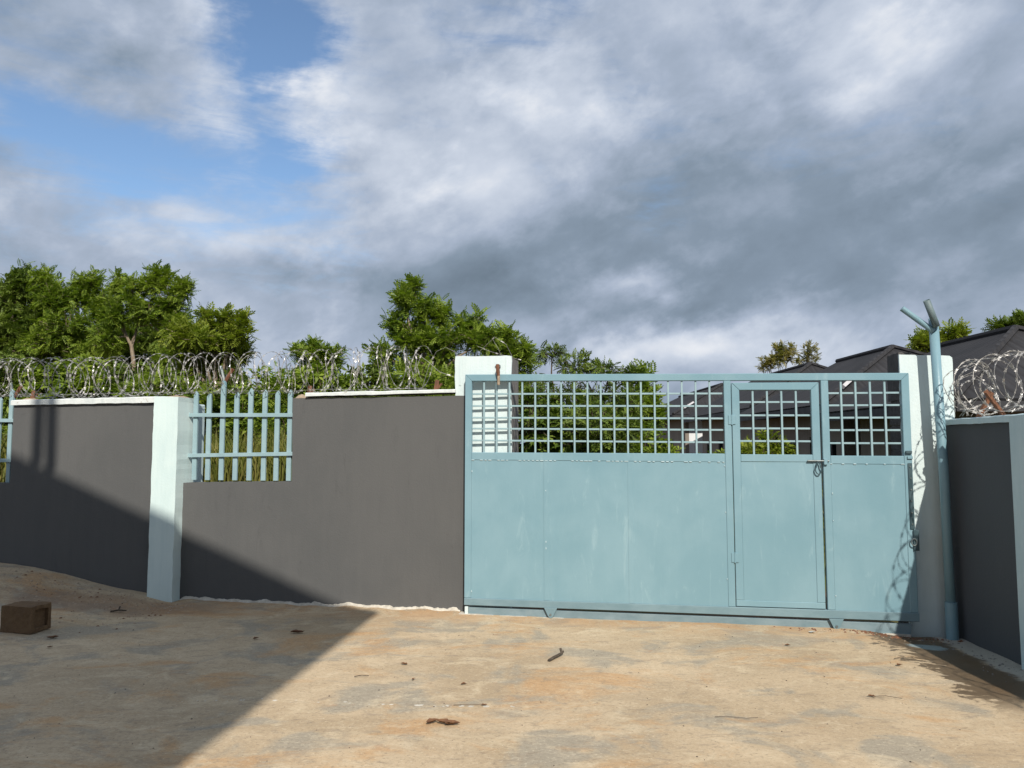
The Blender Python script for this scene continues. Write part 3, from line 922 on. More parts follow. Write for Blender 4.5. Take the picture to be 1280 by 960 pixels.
# sheet panels
for x0, x1, zt0, zt1, yy in ((0.067, 0.802, 1.467, 1.4635, 0.0050), (0.799, 1.593, 1.4635, 1.459, 0.0035), (1.590, 2.448, 1.459, 1.455, 0.0050), (3.367, 3.983, 1.4415, 1.4375, 0.0050)):
    me = MB()
    n = 24
    vs, fs = [], []
    for j in range(n + 1):
        for i in range(n + 1):
            u, v = i / n, j / n
            x = x0 + (x1 - x0) * u
            z = 0.1552 + ((zt0 + (zt1 - zt0) * u) - 0.1552) * v
            e_ = min(1, 6 * min(u, 1 - u)) * min(1, 6 * min(v, 1 - v))
            vs.append((x, yy + e_ * (0.0022 * noise.noise((x * 2.2, z * 1.4, x0)) + 0.0006 * noise.noise((x * 7, z * 5, x0))), z))
    for j in range(n):
        for i in range(n):
            a = j * (n + 1) + i
            fs.append((a, a + 1, a + n + 2, a + n + 1))
    k0 = len(vs)
    vs += [(x, y + 0.003, z) for x, y, z in vs]
    fs += [tuple(q + k0 for q in reversed(f)) for f in fs[:n * n]]
    me = MB().add(vs, fs)
    part('sheet_panel', me.mesh('sheet_panel', GB), gate)
for x, zt in ((0.803, 1.462), (1.594, 1.457)):
    gbox('seam_strip', x - 0.033, x + 0.018, 0.156, zt, 0.0012, 0.0078, bev=0.001)
# bars of the open top
BAR = 0.0085


def bars(parent, xs_, z0, z1f, x0, x1, zs, zslope=0.0, mat=MT['gate_bar']):
    for x in xs_:
        zt = z1f(x)
        me = MB().box(-BAR, BAR, 0.016, 0.016 + 2 * BAR, 0, zt - z0(x)).mesh('vertical_bar', mat, bevel=0.0015)
        part('vertical_bar', me, parent, (x, 0, z0(x)))
    for z in zs:
        me = MB().add([(x0, 0.034, z - BAR), (x1, 0.034, z - BAR + zslope), (x1, 0.050, z - BAR + zslope), (x0, 0.050, z - BAR),
                       (x0, 0.034, z + BAR), (x1, 0.034, z + BAR + zslope), (x1, 0.050, z + BAR + zslope), (x0, 0.050, z + BAR)],
                      [(0, 3, 2, 1), (4, 5, 6, 7), (0, 1, 5, 4), (1, 2, 6, 5), (2, 3, 7, 6), (3, 0, 4, 7)])
        part('horizontal_bar', me.mesh('horizontal_bar', mat, bevel=0.0015), parent)


def zm(x):
    return 1.541 - (x - 0.067) * 0.0068


bars(gate, [0.185 + 0.1257 * i for i in range(18)], lambda x: zm(x) - 0.002, lambda x: ztop(x) - 0.064, 0.062, 2.452, (2.110, 1.993, 1.878, 1.772, 1.657), -0.022)
bars(gate, [3.478 + 0.1235 * i for i in range(4)], lambda x: 1.512, lambda x: ztop(x) - 0.064, 3.362, 3.988, (2.080, 1.969, 1.857, 1.745, 1.628), -0.002)
# weld beads under the middle rail and along the posts
rnd = random.Random(11)
mb = MB()
for x in np.arange(0.08, 2.44, 0.042):
    if rnd.random() < 0.72:
        z = 1.467 - (x - 0.067) * 0.0055
        w_ = rnd.uniform(0.008, 0.019)
        mb.box(x - w_, x + w_, -0.003, 0.006, z - 0.003, z + 0.0035)
for x in np.arange(3.37, 3.97, 0.05):
    if rnd.random() < 0.6:
        w_ = rnd.uniform(0.006, 0.016)
        mb.box(x - w_, x + w_, -0.003, 0.006, 1.4385, 1.4445)
for x0 in (2.443, 3.372, 0.072, 0.79, 1.585):
    for z in np.arange(0.22, 1.45, 0.06):
        if rnd.random() < 0.12:
            h_ = rnd.uniform(0.004, 0.012)
            mb.box(x0 - 0.0035, x0 + 0.003, -0.0025, 0.006, z - h_, z + h_)
part('weld_beads', mb.mesh('weld_beads', MT['gate_glint'], bevel=0.0015), gate, kind='stuff')
# wicket door
door = gbox('wicket_door', 2.518, 3.284, 0.160, 0.215, 0.002, 0.048, label='wicket door of the gate, closed')
DX0, DX1, DZ1 = 2.518, 3.284, 2.184
for nm, pts in (('door_stile', [(2.518, 0.2155), (2.587, 0.2155), (2.587, 2.115), (2.518, 2.184)]),
                ('door_stile', [(3.215, 0.2155), (3.284, 0.2155), (3.284, 2.178), (3.215, 2.109)]),
                ('door_top', [(2.5875, 2.1155), (3.2145, 2.1095), (3.2835, 2.1785), (2.5185, 2.1845)]),
                ('door_rail', [(2.5875, 1.459), (3.2145, 1.457), (3.2145, 1.524), (2.5875, 1.526)])):
    gquad(nm, pts, 0.002, 0.048, GB, door)
gbox('door_sheet', 2.5875, 3.2145, 0.2155, 1.4565, 0.0055, 0.009, parent=door, bev=0.001)
bars(door, [2.707 + 0.1265 * i for i in range(4)], lambda x: 1.523, lambda x: 2.114, 2.583, 3.219, (2.006, 1.884, 1.764, 1.648), -0.004)
for z in (1.80, 0.55):
    gbox('hinge', 2.484, 2.548, z, z + 0.085, -0.006, 0.0015, parent=door, bev=0.002)
    part('hinge', MB().tube([(2.515, -0.004, z - 0.004), (2.515, -0.004, z + 0.09)], 0.008, 8).mesh('hinge', GB), door)
part('bolt', MB().tube([(3.165, -0.012, 1.470), (3.35, -0.012, 1.468)], 0.008, 8).mesh('bolt', MT['galv']), door)
part('bolt_keeper', MB().box(3.305, 3.335, -0.022, -0.0005, 1.435, 1.487).mesh('bolt_keeper', GB, bevel=0.002), door)
ring = [(3.255 + 0.024 * math.sin(a) * (1.15 if math.cos(a) < 0 else 0.75), -0.02, 1.405 + 0.055 * math.cos(a)) for a in [i * 2 * math.pi / 18 for i in range(19)]]
part('padlock_loop', MB().tube(ring, 0.0055, 6).mesh('padlock_loop', MT['gate_dark']), door)
# wheel housings
for x, zt, zb in ((0.833, 0.090, -0.005), (3.367, 0.082, -0.018)):
    out = [(x - 0.062, zt), (x - 0.026, zb + 0.022), (x - 0.012, zb + 0.004), (x + 0.012, zb + 0.004), (x + 0.026, zb + 0.022), (x + 0.062, zt)]
    b_ = gquad('wheel_bracket', out, -0.018, -0.0065, MT['gate_primer'], bev=0.002)
    part('wheel', MB().tube([(x, -0.006, zb + 0.036), (x, 0.03, zb + 0.036)], 0.030, 16).mesh('wheel', MT['galv']), b_)
    part('axle_bolt', MB().tube([(x, -0.024, zb + 0.036), (x, -0.0185, zb + 0.036)], 0.012, 6).mesh('axle_bolt', MT['galv']), b_)
# locking gear at the right-hand end
gbox('latch_lug', 3.995, 4.045, 1.535, 1.560, -0.02, -0.0005, MT['gate_dark'], bev=0.002)
gbox('latch_plate', 4.008, 4.052, 1.488, 1.512, -0.012, -0.0005, bev=0.002)
lb = gbox('latch_bar', 4.010, 4.044, 0.875, 1.452, -0.010, -0.0005, MT['gate_dark'], bev=0.002)
for i in range(6):
    part('pin', MB().tube([(4.027, -0.016, 0.92 + i * 0.10), (4.027, -0.0105, 0.92 + i * 0.10)], 0.007, 6).mesh('pin', MT['galv']), lb)
gbox('bolt_catch', 4.03, 4.075, 0.69, 0.87, -0.018, -0.0005, MT['gate_dark'], bev=0.003)
part('catch_ring', MB().tube([(4.03 + 0.022 * math.cos(i * 0.52), -0.026, 0.765 + 0.03 * math.sin(i * 0.52)) for i in range(13)], 0.005, 6).mesh('catch_ring', MT['galv']), gate)

# ground track
tr = thing('gate_track', 'blue painted steel track lying on the concrete under the sliding gate', 'gate track', (*GATE_O, 0), GATE_A)
mb = MB().prism([(0.04, -0.03), (3.98, -0.06), (4.0, 0.055), (0.04, 0.066)], 0.012, 0.05)
part('track_face', mb.mesh('track_face', MT['rail_paint'], bevel=0.003), tr)
part('track_bed', MB().prism(wavy([(-0.05, -0.05), (3.98, -0.09), (3.98, -0.034), (-0.05, 0.008)], 0.06, 0.008, 2), -0.012, 0.16).mesh('track_bed', MT['plaster_spill']), tr)
part('end_stop', MB().box(0.006, 0.038, -0.002, 0.05, -0.02, 0.074).mesh('end_stop', MT['white_paint'], bevel=0.003), tr)

# ------------------------------------------------------------ pipe post with two arms at the right
pp = thing('pipe_post', 'tall pale blue pipe post with two forked arms in front of the right white pillar', 'post', (3.785, 6.80, -0.05))
part('pole', MB().tube([(0.0, 0.0, -0.05), (-0.012, 0.0, 1.4), (-0.045, 0.0, 2.78)], 0.040, 20).mesh('pole', MT['pipe_paint'], smooth=True), pp)
part('sleeve', MB().tube([(0.0, 0.0, -0.06), (0.0, 0.0, 0.31)], 0.050, 20).mesh('sleeve', MT['pipe_paint'], smooth=False), pp)


def open_pipe(a, b_, r0, mat, inner):
    mb = MB().tube([a, b_], r0, 16, cap=False)
    mb.tube([b_, a], r0 * 0.82, 16, cap=False)
    k = 0
    mb.f += [(16 + j, 16 + (j + 1) % 16, 32 + (16 - (j + 1)) % 16, 32 + (16 - j) % 16) for j in range(16)]
    return mb


part('arm', MB().tube([(-0.060, -0.02, 2.665), (-0.31, 0.02, 2.875)], 0.025, 16).mesh('arm', MT['pipe_paint'], smooth=False), pp)
o = part('arm', MB().tube([(-0.052, -0.060, 2.70), (-0.098, -0.078, 2.805), (-0.152, -0.10, 2.925)], 0.029, 16, cap=False).mesh('arm', MT['gate_arm'], smooth=True), pp, label='darker weathered arm with an open end')
md = o.modifiers.new('thickness', 'SOLIDIFY')
md.thickness = 0.004


# ------------------------------------------------------------ concrete block and small litter on the yard
blk = thing('concrete_block', 'brown sandcrete block lying at the left edge of the yard', 'block', (-4.17, 6.78, yard_z(-4.17, 6.78)), R(-11))
L2, D2, H2 = 0.15, 0.11, 0.22
mb = MB()
# two shells and webs leave the hollow open at the ends
for (a, b_, c, d, e_, f_) in ((-L2, L2, -D2, -D2 + 0.035, 0, H2), (-L2, L2, D2 - 0.035, D2, 0, H2), (-L2, L2, -D2 + 0.035, D2 - 0.035, 0, 0.035),
                              (-L2, L2, -D2 + 0.035, D2 - 0.035, H2 - 0.035, H2), (-L2 + 0.03, L2 - 0.03, -D2 + 0.035, D2 - 0.035, 0.035, H2 - 0.035)):
    mb.box(a, b_, c, d, e_, f_)
me = mb.mesh('shell', MT['brown_block'], sub=3)
for v in me.vertices:
    v.co += noise.noise_vector(v.co * 16) * 0.006 + noise.noise_vector(v.co * 45) * 0.003
part('shell', me, blk)

rnd = random.Random(4)


def twig(x, y, ang, pts, r0, lab):
    mb = MB().tube([(a, b_, c) for a, b_, c in pts], [r0 * (1 - 0.4 * i / len(pts)) for i in range(len(pts))], 6)
    a, b_, c = pts[len(pts) - 2]
    if r0 > 0.006:
        mb.tube([(a, b_, c), (a + 0.01, b_ + 0.02, c + 0.03)], r0 * 0.8, 5)
    o = part('twig', mb.mesh('twig', MT['twig']), None, (x, y, yard_z(x, y) + 0.008), rot=(0, 0, R(ang)))
    tag(o, lab, 'twig', 'twigs on the yard')


def gpt(u, v):
    """yard point seen at a spot of the 1280 x 960 frame"""
    a, b_ = (u - 640) / 967.0, (480 - v) / 967.0
    p_ = R(4.6)
    d = (a, math.cos(p_) - b_ * math.sin(p_), math.sin(p_) + b_ * math.cos(p_))
    k = -1.6 / d[2]
    return d[0] * k, d[1] * k


twig(0.335, 5.98, 52, [(-0.10, 0, 0), (-0.03, 0.006, 0.008), (0.03, 0.004, 0.014), (0.085, 0.008, 0.018), (0.11, 0.012, 0.024)], 0.012, 'dark charred stick lying alone on the sunlit concrete before the gate')
x, y = gpt(922, 898)
twig(x, y, -8, [(-0.13, 0, 0), (-0.06, 0.012, 0.002), (0.05, -0.006, 0.002), (0.12, 0.02, 0.002)], 0.0016, 'long thin dry stalk on the sunlit concrete, toward the right wall')
x, y = gpt(1108, 873)
twig(x, y, -18, [(-0.08, 0, 0), (0.0, 0.01, 0.006), (0.09, -0.01, 0.004)], 0.002, 'short thin twig near the wet patch on the right')
x, y = gpt(1128, 824)
twig(x, y, 10, [(-0.07, 0, 0), (0.0, 0.01, 0.006), (0.08, -0.01, 0.004)], 0.0025, 'thin twig close to the wheel at the right end of the gate')
x, y = gpt(148, 768)
twig(x, y, 20, [(-0.07, 0, 0.01), (0.0, 0.01, 0.016), (0.07, -0.01, 0.012)], 0.009, 'pale stick on the reddish soil between the brown block and the mint pillar')
x, y = gpt(452, 847)
twig(x, y, 5, [(-0.05, 0, 0), (0.0, 0.006, 0.006), (0.05, -0.004, 0.004)], 0.003, 'small dark twig on the sunlit concrete just right of the big shadow edge')
x, y = gpt(585, 883)
twig(x, y, -2, [(-0.09, 0, 0), (0.0, 0.004, 0.004), (0.09, 0.002, 0.004)], 0.0016, 'thin straight stalk behind the cluster of curled dead leaves')


def curled_leaf(seed, L):
    r_ = random.Random(seed)
    mb = MB()
    n = 7
    for i in range(n):
        u = i / (n - 1)
        w_ = L * 0.26 * math.sin(math.pi * (0.08 + 0.9 * u)) * r_.uniform(0.7, 1.2)
        x = L * (u - 0.5)
        z = 0.006 + 0.30 * L * abs(u - 0.5) ** 1.4 * r_.uniform(0.6, 1.3)
        for k in (-1, 0, 1):
            mb.v.append((x, w_ * k + 0.01 * math.sin(3 * u), z + abs(k) * w_ * 0.7))
    for i in range(n - 1):
        for k in range(2):
            a = i * 3 + k
            mb.f.append((a, a + 3, a + 4, a + 1))
    return mb.mesh('dead_leaf', MT['dead_leaf'], smooth=True)


LV = [(541, 906, 0.085, 40, 'leftmost curled brown leaf of the cluster on the near concrete'), (556, 907, 0.10, -20, 'middle curled brown leaf of the cluster on the near concrete'),
      (566, 908, 0.09, 15, 'rightmost curled brown leaf of the cluster on the near concrete'),
      (605, 883, 0.04, 0, 'tiny brown leaf left of the middle of the sunlit concrete'), (580, 857, 0.045, 20, 'tiny dark leaf on the sunlit concrete below the left gate wheel'),
      (505, 832, 0.055, -15, 'small brown leaf on the sunlit concrete right of the shadow edge'), (518, 851, 0.04, 70, 'small upright brown leaf below another on the sunlit concrete'),
      (372, 792, 0.12, 5, 'flat dark leaf on the shaded concrete in front of the grey wall'), (320, 800, 0.06, 50, 'crumpled dark leaf on the shaded concrete in front of the grey wall'),
      (985, 808, 0.05, 0, 'small dark leaf in front of the wicket door'), (1125, 833, 0.05, 10, 'small brown leaf at the sunlit edge of the wet patch'),
      (1090, 872, 0.05, -30, 'small brown leaf on the sunlit concrete at the lower right'), (66, 799, 0.09, 25, 'dark leaf on the shaded ground right of the brown block'),
      (63, 811, 0.05, 60, 'tiny dark crumb of leaf below the brown block')]
for k, (u, v, L, an, lab) in enumerate(LV):
    x, y = gpt(u, v)
    o = part('dead_leaf', curled_leaf(k, L), None, (x, y, yard_z(x, y)), rot=(0, 0, R(an)))
    tag(o, lab, 'dead leaf', 'dead leaves on the yard')
# crushed silver wrapper in front of the gate
x, y = gpt(1015, 791)
mb = MB()
for i in range(5):
    for j in range(4):
        mb.v.append((0.012 * i - 0.024, 0.012 * j - 0.018, 0.012 + 0.012 * noise.noise((i * 1.7, j * 1.9, 3))))
mb.f = [(i * 4 + j, i * 4 + 4 + j, i * 4 + 5 + j, i * 4 + 1 + j) for i in range(4) for j in range(3)]
o = part('foil_scrap', mb.mesh('foil_scrap', MT['barb']), None, (x, y, yard_z(x, y)))
tag(o, 'small crumpled silver scrap on the concrete near the right gate wheel', 'litter')


# gravel and crumbs of soil, paint drips: nobody could count them
def pebbles(n, where, mat, name, r0, r1, flat=0.6, seed=1):
    r_ = random.Random(seed)
    mb = MB()
    for _ in range(n):
        x, y = where(r_)
        s = r_.uniform(r0, r1) * r_.choice((0.5, 0.7, 1.0))
        z = yard_z(x, y)
        k = len(mb.v)
        an = r_.uniform(0, 6.28)
        for q in range(5):
            a = an + q * 1.2566
            rr = s * r_.uniform(0.7, 1.2)
            mb.v.append((x + rr * math.cos(a), y + rr * math.sin(a), z - 0.002 + s * 0.2 * flat))
        mb.v.append((x + s * 0.2, y, z + s * flat))
        mb.f += [(k + q, k + (q + 1) % 5, k + 5) for q in range(5)]
    return part(name, mb.mesh(name, mat), None, kind='stuff')


def wh_mound(r_):
    s = -2.6 - abs(r_.gauss(0, 1.3))
    return to_world(WALL_O, WALL_A, s, -0.15 - abs(r_.gauss(0, 0.5)))


def wh_foot(r_):
    s = r_.uniform(-3.1, 4.4)
    return to_world(GATE_O, GATE_A, s, -0.06 - abs(r_.gauss(0, 0.10)) - (0.0 if s > 0 else -0.2 - 0.05 * s))


def wh_all(r_):
    return r_.uniform(-5, 3.5), 7.4 - 4.6 * abs(r_.random()) ** 0.8


def wh_side(r_):
    return to_world(SIDE_O, SIDE_A, r_.uniform(0, 2.5), -0.05 - abs(r_.gauss(0, 0.18)))


pebbles(700, wh_mound, MT['mortar'], 'gravel', 0.005, 0.018, seed=1)
pebbles(160, wh_mound, MT['dead_leaf'], 'soil_crumbs', 0.005, 0.018, seed=2)
pebbles(500, wh_foot, MT['mortar'], 'gravel', 0.004, 0.014, seed=3)
pebbles(650, wh_all, MT['twig'], 'soil_crumbs', 0.003, 0.009, seed=4)
def wh_gate_end(r_):
    return to_world(GATE_O, GATE_A, r_.gauss(3.75, 0.35), -0.03 - abs(r_.gauss(0, 0.06)))


pebbles(160, wh_gate_end, MT['rust'], 'soil_crumbs', 0.006, 0.022, seed=8)
pebbles(240, wh_side, MT['raw_concrete'], 'gravel', 0.005, 0.018, seed=5)


def wh_drip(r_):
    u = r_.uniform(-2.35, 0.05) if r_.random() < 0.8 else r_.uniform(-2.4, -1.2)
    return u, 4.93 + 0.03 * math.sin(u * 3) - 0.04 * u + r_.gauss(0, 0.012)


pebbles(44, wh_drip, MT['plaster_spill'], 'paint_drips', 0.012, 0.032, 0.10, seed=6)


# ------------------------------------------------------------ vegetation
def leaf_template():
    """a pinnate leaf, 1 long along x: five pairs of drooping leaflets and an end leaflet"""
    vs, fs = [], []

    def leaflet(p, d, L, w_):
        side_ = np.array((-d[1], d[0], 0.0))
        tip = p + d * L + np.array((0, 0, -0.25 * L))
        mid = p + d * L * 0.5 + np.array((0, 0, -0.05 * L))
        k = len(vs)
        vs.extend([p, mid + side_ * w_, tip, mid - side_ * w_])
        fs.append((k, k + 1, k + 2, k + 3))
    for i in range(5):
        x = 0.18 + 0.17 * i
        z = -0.35 * x * x
        L = 0.34 - 0.03 * abs(i - 2)
        for sgn in (1, -1):
            d = np.array((0.5, sgn * 0.86, 0.0))
            leaflet(np.array((x, 0, z)), d, L, 0.085)
    leaflet(np.array((0.93, 0, -0.30)), np.array((1.0, 0, 0)), 0.30, 0.085)
    return np.array(vs), np.array(fs)


def broad_template():
    """three simple broad leaves on a short shoot"""
    vs, fs = [], []
    for a in (0.0, 2.2, -2.2):
        d = np.array((math.cos(a * 0.5), math.sin(a * 0.5), 0))
        s_ = np.array((-d[1], d[0], 0))
        p = d * 0.1
        k = len(vs)
        vs.extend([p, p + d * 0.45 + s_ * 0.17 + np.array((0, 0, 0.05)), p + d * 0.9 - np.array((0, 0, 0.16)), p + d * 0.45 - s_ * 0.17 + np.array((0, 0, 0.05))])
        fs.append((k, k + 1, k + 2, k + 3))
    return np.array(vs), np.array(fs)


LEAF_T = {'pinnate': leaf_template(), 'broad': broad_template()}


def leaf_mesh(name, pos, dirs, sizes, kind, mat, rng):
    tv, tf = LEAF_T[kind]
    n = len(pos)
    d = dirs / np.linalg.norm(dirs, axis=1, keepdims=True)
    up = np.tile((0.0, 0.0, 1.0), (n, 1)) + rng.normal(0, 0.35, (n, 3))
    s = np.cross(up, d)
    s /= np.linalg.norm(s, axis=1, keepdims=True) + 1e-9
    u = np.cross(d, s)
    M = np.stack([d, s, u], axis=2) * sizes[:, None, None]
    V = np.einsum('nij,kj->nki', M, tv) + pos[:, None, :]
    F = tf[None] + (np.arange(n) * len(tv))[:, None, None]
    V = V.reshape(-1, 3)
    F = F.reshape(-1, 4)
    me = bpy.data.meshes.new(name)
    me.vertices.add(len(V))
    me.vertices.foreach_set('co', V.astype(np.float32).ravel())
    me.loops.add(F.size)
    me.loops.foreach_set('vertex_index', F.astype(np.int32).ravel())
    me.polygons.add(len(F))
    me.polygons.foreach_set('loop_start', np.arange(0, F.size, 4, dtype=np.int32))
    me.polygons.foreach_set('loop_total', np.full(len(F), 4, dtype=np.int32))
    me.update(calc_edges=True)
    me.materials.append(mat)
    return me


def bend(a, b_, rng, k=0.12, n=5):
    a, b_ = np.array(a, float), np.array(b_, float)
    L = np.linalg.norm(b_ - a)
    off = rng.normal(0, k * L, 3)
    out = []
    for i in range(n + 1):
        u = i / n
        q = a + (b_ - a) * u + off * math.sin(math.pi * u) * 0.6
        q[2] += 0.10 * L * math.sin(math.pi * u)
        out.append(tuple(q))
    return out


def tree(name, label, cat, group, loc, lobes, leaf_mat, kind='pinnate', size=0.18, dens=1.25, fork=None, trunk_r=0.09, seed=0, bark='bark', shoots=9, upright=0.6, bare=0.0):
    far = max(1.0, loc[1] / 22.0)
    """lobes: (x offset, height above datum, radius across, radius up) of each leafy mass; returns thing > trunk, crown"""
    rng = np.random.default_rng(seed)
    base = field_z(*loc) - 0.05
    root = thing(name, label, cat, (loc[0], loc[1], base), 0, group)
    zt = max(l[1] for l in lobes)
    fk = (0.0, (zt - base) * 0.45) if fork is None else (fork[0], fork[1] - base)
    wood = MB()
    f0 = np.array((fk[0], 0.0, fk[1]))
    wood.tube(bend((fk[0] * 0.6, 0, -0.1), f0, rng, 0.03, 6), [trunk_r * (1 - 0.06 * i) for i in range(7)], 8)
    leaders = []
    if fork is not None:
        for qx, qz in ((-0.22, 0.50), (0.17, 0.58)):
            ld = bend(f0, f0 + np.array((qx, rng.uniform(-0.1, 0.1), qz)), rng, 0.10, 5)
            wood.tube(ld, [trunk_r * (0.62 - 0.07 * i) for i in range(6)], 7)
            leaders.append(ld)
    P, Dn, S = [], [], []
    for (dx, z, ra, rv) in lobes:
        c = np.array((dx, rng.uniform(-0.5, 0.5) * min(ra * 1.5, 0.6), z - base))
        st = f0
        if leaders:
            st = np.array(leaders[0 if dx < fk[0] else 1][int(rng.integers(2, 6))])
        lb = bend(st, c - np.array((0, 0, rv * 0.5)), rng, 0.08, 5)
        wood.tube(lb, [max(0.010, trunk_r * 0.40 * (1 - 0.15 * i)) for i in range(6)], 6)
        ncl = max(7, int(dens * 300 * ra * rv / far ** 2) + 6)
        for _ in range(ncl):
            q = rng.normal(0, 1, 3)
            q /= np.linalg.norm(q)
            q *= rng.uniform(0.35, 1.0) ** 0.5
            tip = c + q * np.array((ra, ra * 0.9, rv))
            a0 = c + (tip - c) * rng.uniform(0.1, 0.45) - np.array((0, 0, rv * 0.35))
            tw = bend(a0, tip, rng, 0.10, 3)
            wood.tube(tw, [0.010, 0.008, 0.006, 0.004], 3, cap=False)
            ax = (tip - a0) / (np.linalg.norm(tip - a0) + 1e-9)
            ax = ax * (1 - upright) + np.array((0, 0, upright))
            if rng.random() < bare:
                continue
            for k in range(shoots):
                u = rng.uniform(0.35, 1.08)
                pos = a0 + (tip - a0) * u
                d = rng.normal(0, 1, 3)
                d /= np.linalg.norm(d)
                d = d + ax * 0.55
                d[2] -= 0.10
                P.append(pos)
                Dn.append(d)
                S.append(size * rng.uniform(0.6, 1.2))
    part('trunk', wood.mesh('trunk', MT[bark]), root)
    part('crown', leaf_mesh('crown', np.array(P), np.array(Dn), np.array(S), kind, MT[leaf_mat], rng), root)
    return root


TR = 'trees beyond the wall'
tree('tree', 'dark leafy tree at the far left edge, behind the razor wire', 'tree', TR, (-11.02, 17.0),
     [(-0.72, 4.75, 0.7, 0.7), (-0.11, 4.9, 0.44, 0.56), (0.23, 5.26, 0.28, 0.35), (-0.15, 4.03, 0.7, 0.53), (0.45, 4.39, 0.39, 0.53), (-0.3, 3.4, 0.8, 0.5), (0.6, 3.6, 0.6, 0.45)], 'leaf_deep', seed=1, size=0.22, dens=1.0)
tree('tree', 'leafy tree with several upright tops, second from the left edge', 'tree', TR, (-9.48, 16.5),
     [(-0.59, 5.15, 0.22, 0.32), (-0.28, 4.75, 0.38, 0.48), (0.06, 4.97, 0.31, 0.38), (0.31, 5.15, 0.2, 0.31), (0.59, 4.69, 0.38, 0.44), (0.01, 4.14, 0.68, 0.48), (-0.49, 3.76, 0.6, 0.34), (0.5, 3.6, 0.6, 0.4), (0.9, 4.1, 0.45, 0.4)], 'leaf', seed=2)
tree('tree', 'tree with a pale forked trunk, tallest behind the left wall panel', 'tree', TR, (-7.23, 15.5),
     [(-0.77, 4.93, 0.14, 0.22), (-0.4, 4.69, 0.24, 0.29), (-0.05, 4.93, 0.21, 0.29), (0.14, 5.07, 0.13, 0.21), (0.34, 4.51, 0.27, 0.35), (0.6, 4.74, 0.19, 0.29),
      (-0.09, 4.35, 0.48, 0.30), (0.51, 4.11, 0.26, 0.32), (-0.71, 4.28, 0.26, 0.29), (0.75, 3.8, 0.4, 0.35), (0.55, 3.35, 0.5, 0.35), (-0.95, 3.75, 0.3, 0.35)], 'leaf', fork=(-0.45, 3.62), trunk_r=0.055, seed=3)
tree('tree', 'low bright green tree above the mint pillar, right of the forked trunk', 'tree', TR, (-5.34, 14.0),
     [(-0.5, 3.65, 0.38, 0.23), (0.01, 3.72, 0.35, 0.22), (0.38, 3.68, 0.19, 0.26), (-0.27, 3.46, 0.72, 0.19), (-0.23, 3.94, 0.12, 0.13), (0.41, 3.9, 0.1, 0.14), (0.08, 3.93, 0.12, 0.13), (0.1, 3.35, 0.5, 0.25), (-0.5, 3.15, 0.5, 0.25)],
     'leaf_bright', seed=4, size=0.18, dens=1.3)
tree('tree', 'small rounded tree peeping over the razor wire right of the palisade grille', 'tree', TR, (-4.61, 18.0),
     [(0.02, 3.76, 0.52, 0.22), (-0.36, 3.84, 0.3, 0.15), (0.4, 3.65, 0.3, 0.34), (-0.08, 3.97, 0.19, 0.11), (0.0, 3.3, 0.6, 0.3)], 'leaf', seed=5)
tree('tree', 'tree with a tall pointed top on its left, just left of the white gate pillar', 'tree', TR, (-1.47, 14.0),
     [(-0.49, 4.31, 0.17, 0.28), (-0.35, 4.52, 0.1, 0.14), (-0.62, 3.87, 0.25, 0.23), (-0.13, 4.12, 0.2, 0.25), (0.14, 4.02, 0.19, 0.29), (-0.28, 3.61, 0.49, 0.32), (0.23, 3.53, 0.39, 0.29),
      (0.59, 3.8, 0.22, 0.22), (0.83, 3.87, 0.09, 0.2), (0.89, 3.5, 0.35, 0.23), (-0.86, 3.28, 0.32, 0.17), (0.0, 3.1, 0.7, 0.3)], 'leaf', seed=6, size=0.19)
tree('tree', 'bushy tree behind the top of the white gate pillar', 'tree', TR, (-0.05, 14.5),
     [(-0.07, 3.68, 0.19, 0.24), (0.12, 3.43, 0.24, 0.21), (-0.33, 3.37, 0.3, 0.21), (0.28, 3.28, 0.24, 0.18), (0.0, 2.8, 0.5, 0.4)], 'leaf', seed=7, size=0.19)
tree('tree', 'dark feathery tree with thin spreading sprays behind the left bars of the gate', 'tree', TR, (1.25, 13.0),
     [(-0.57, 3.19, 0.3, 0.13), (-0.16, 2.98, 0.44, 0.16), (0.37, 2.85, 0.44, 0.12), (0.78, 2.81, 0.24, 0.09), (-0.77, 2.38, 0.46, 0.51), (-0.17, 2.24, 0.6, 0.56), (0.5, 2.24, 0.54, 0.54)],
     'leaf_deep', seed=8, size=0.15, dens=0.75, upright=0.15, bark='bark_dark')
tree('tree', 'green bushy tree behind the gate bars, left of the far white house', 'tree', TR, (2.34, 14.0),
     [(-0.01, 2.9, 0.26, 0.14), (-0.17, 2.15, 0.46, 0.58), (0.15, 2.29, 0.2, 0.49)], 'leaf', seed=9, size=0.2)
tree('tree', 'yellow-green tree standing behind the roofs, above the wicket door', 'tree', TR, (15.94, 46.0),
     [(-0.05, 6.98, 0.67, 0.71), (0.58, 7.22, 0.48, 0.57), (-0.64, 6.55, 0.62, 0.43), (0.15, 7.51, 0.38, 0.38)], 'leaf_yellow', seed=10, size=0.34, dens=0.62, bark='bark_dark')
tree('tree', 'sparse yellow tree behind the roofs, right of the yellow-green one', 'tree', TR, (18.40, 48.0),
     [(-0.01, 7.57, 0.4, 0.45), (0.32, 7.17, 0.5, 0.5), (-0.28, 6.96, 0.4, 0.4)], 'leaf_yellow', seed=11, size=0.30, dens=0.55, bark='bark_dark')
tree('tree', 'green tree behind the pipe post and the right white pillar', 'tree', TR, (13.25, 24.0),
     [(-0.5, 4.79, 0.3, 0.2), (-0.04, 4.94, 0.37, 0.27), (0.52, 5.09, 0.32, 0.2), (0.13, 4.73, 0.74, 0.2)], 'leaf_bright', seed=12, size=0.3)
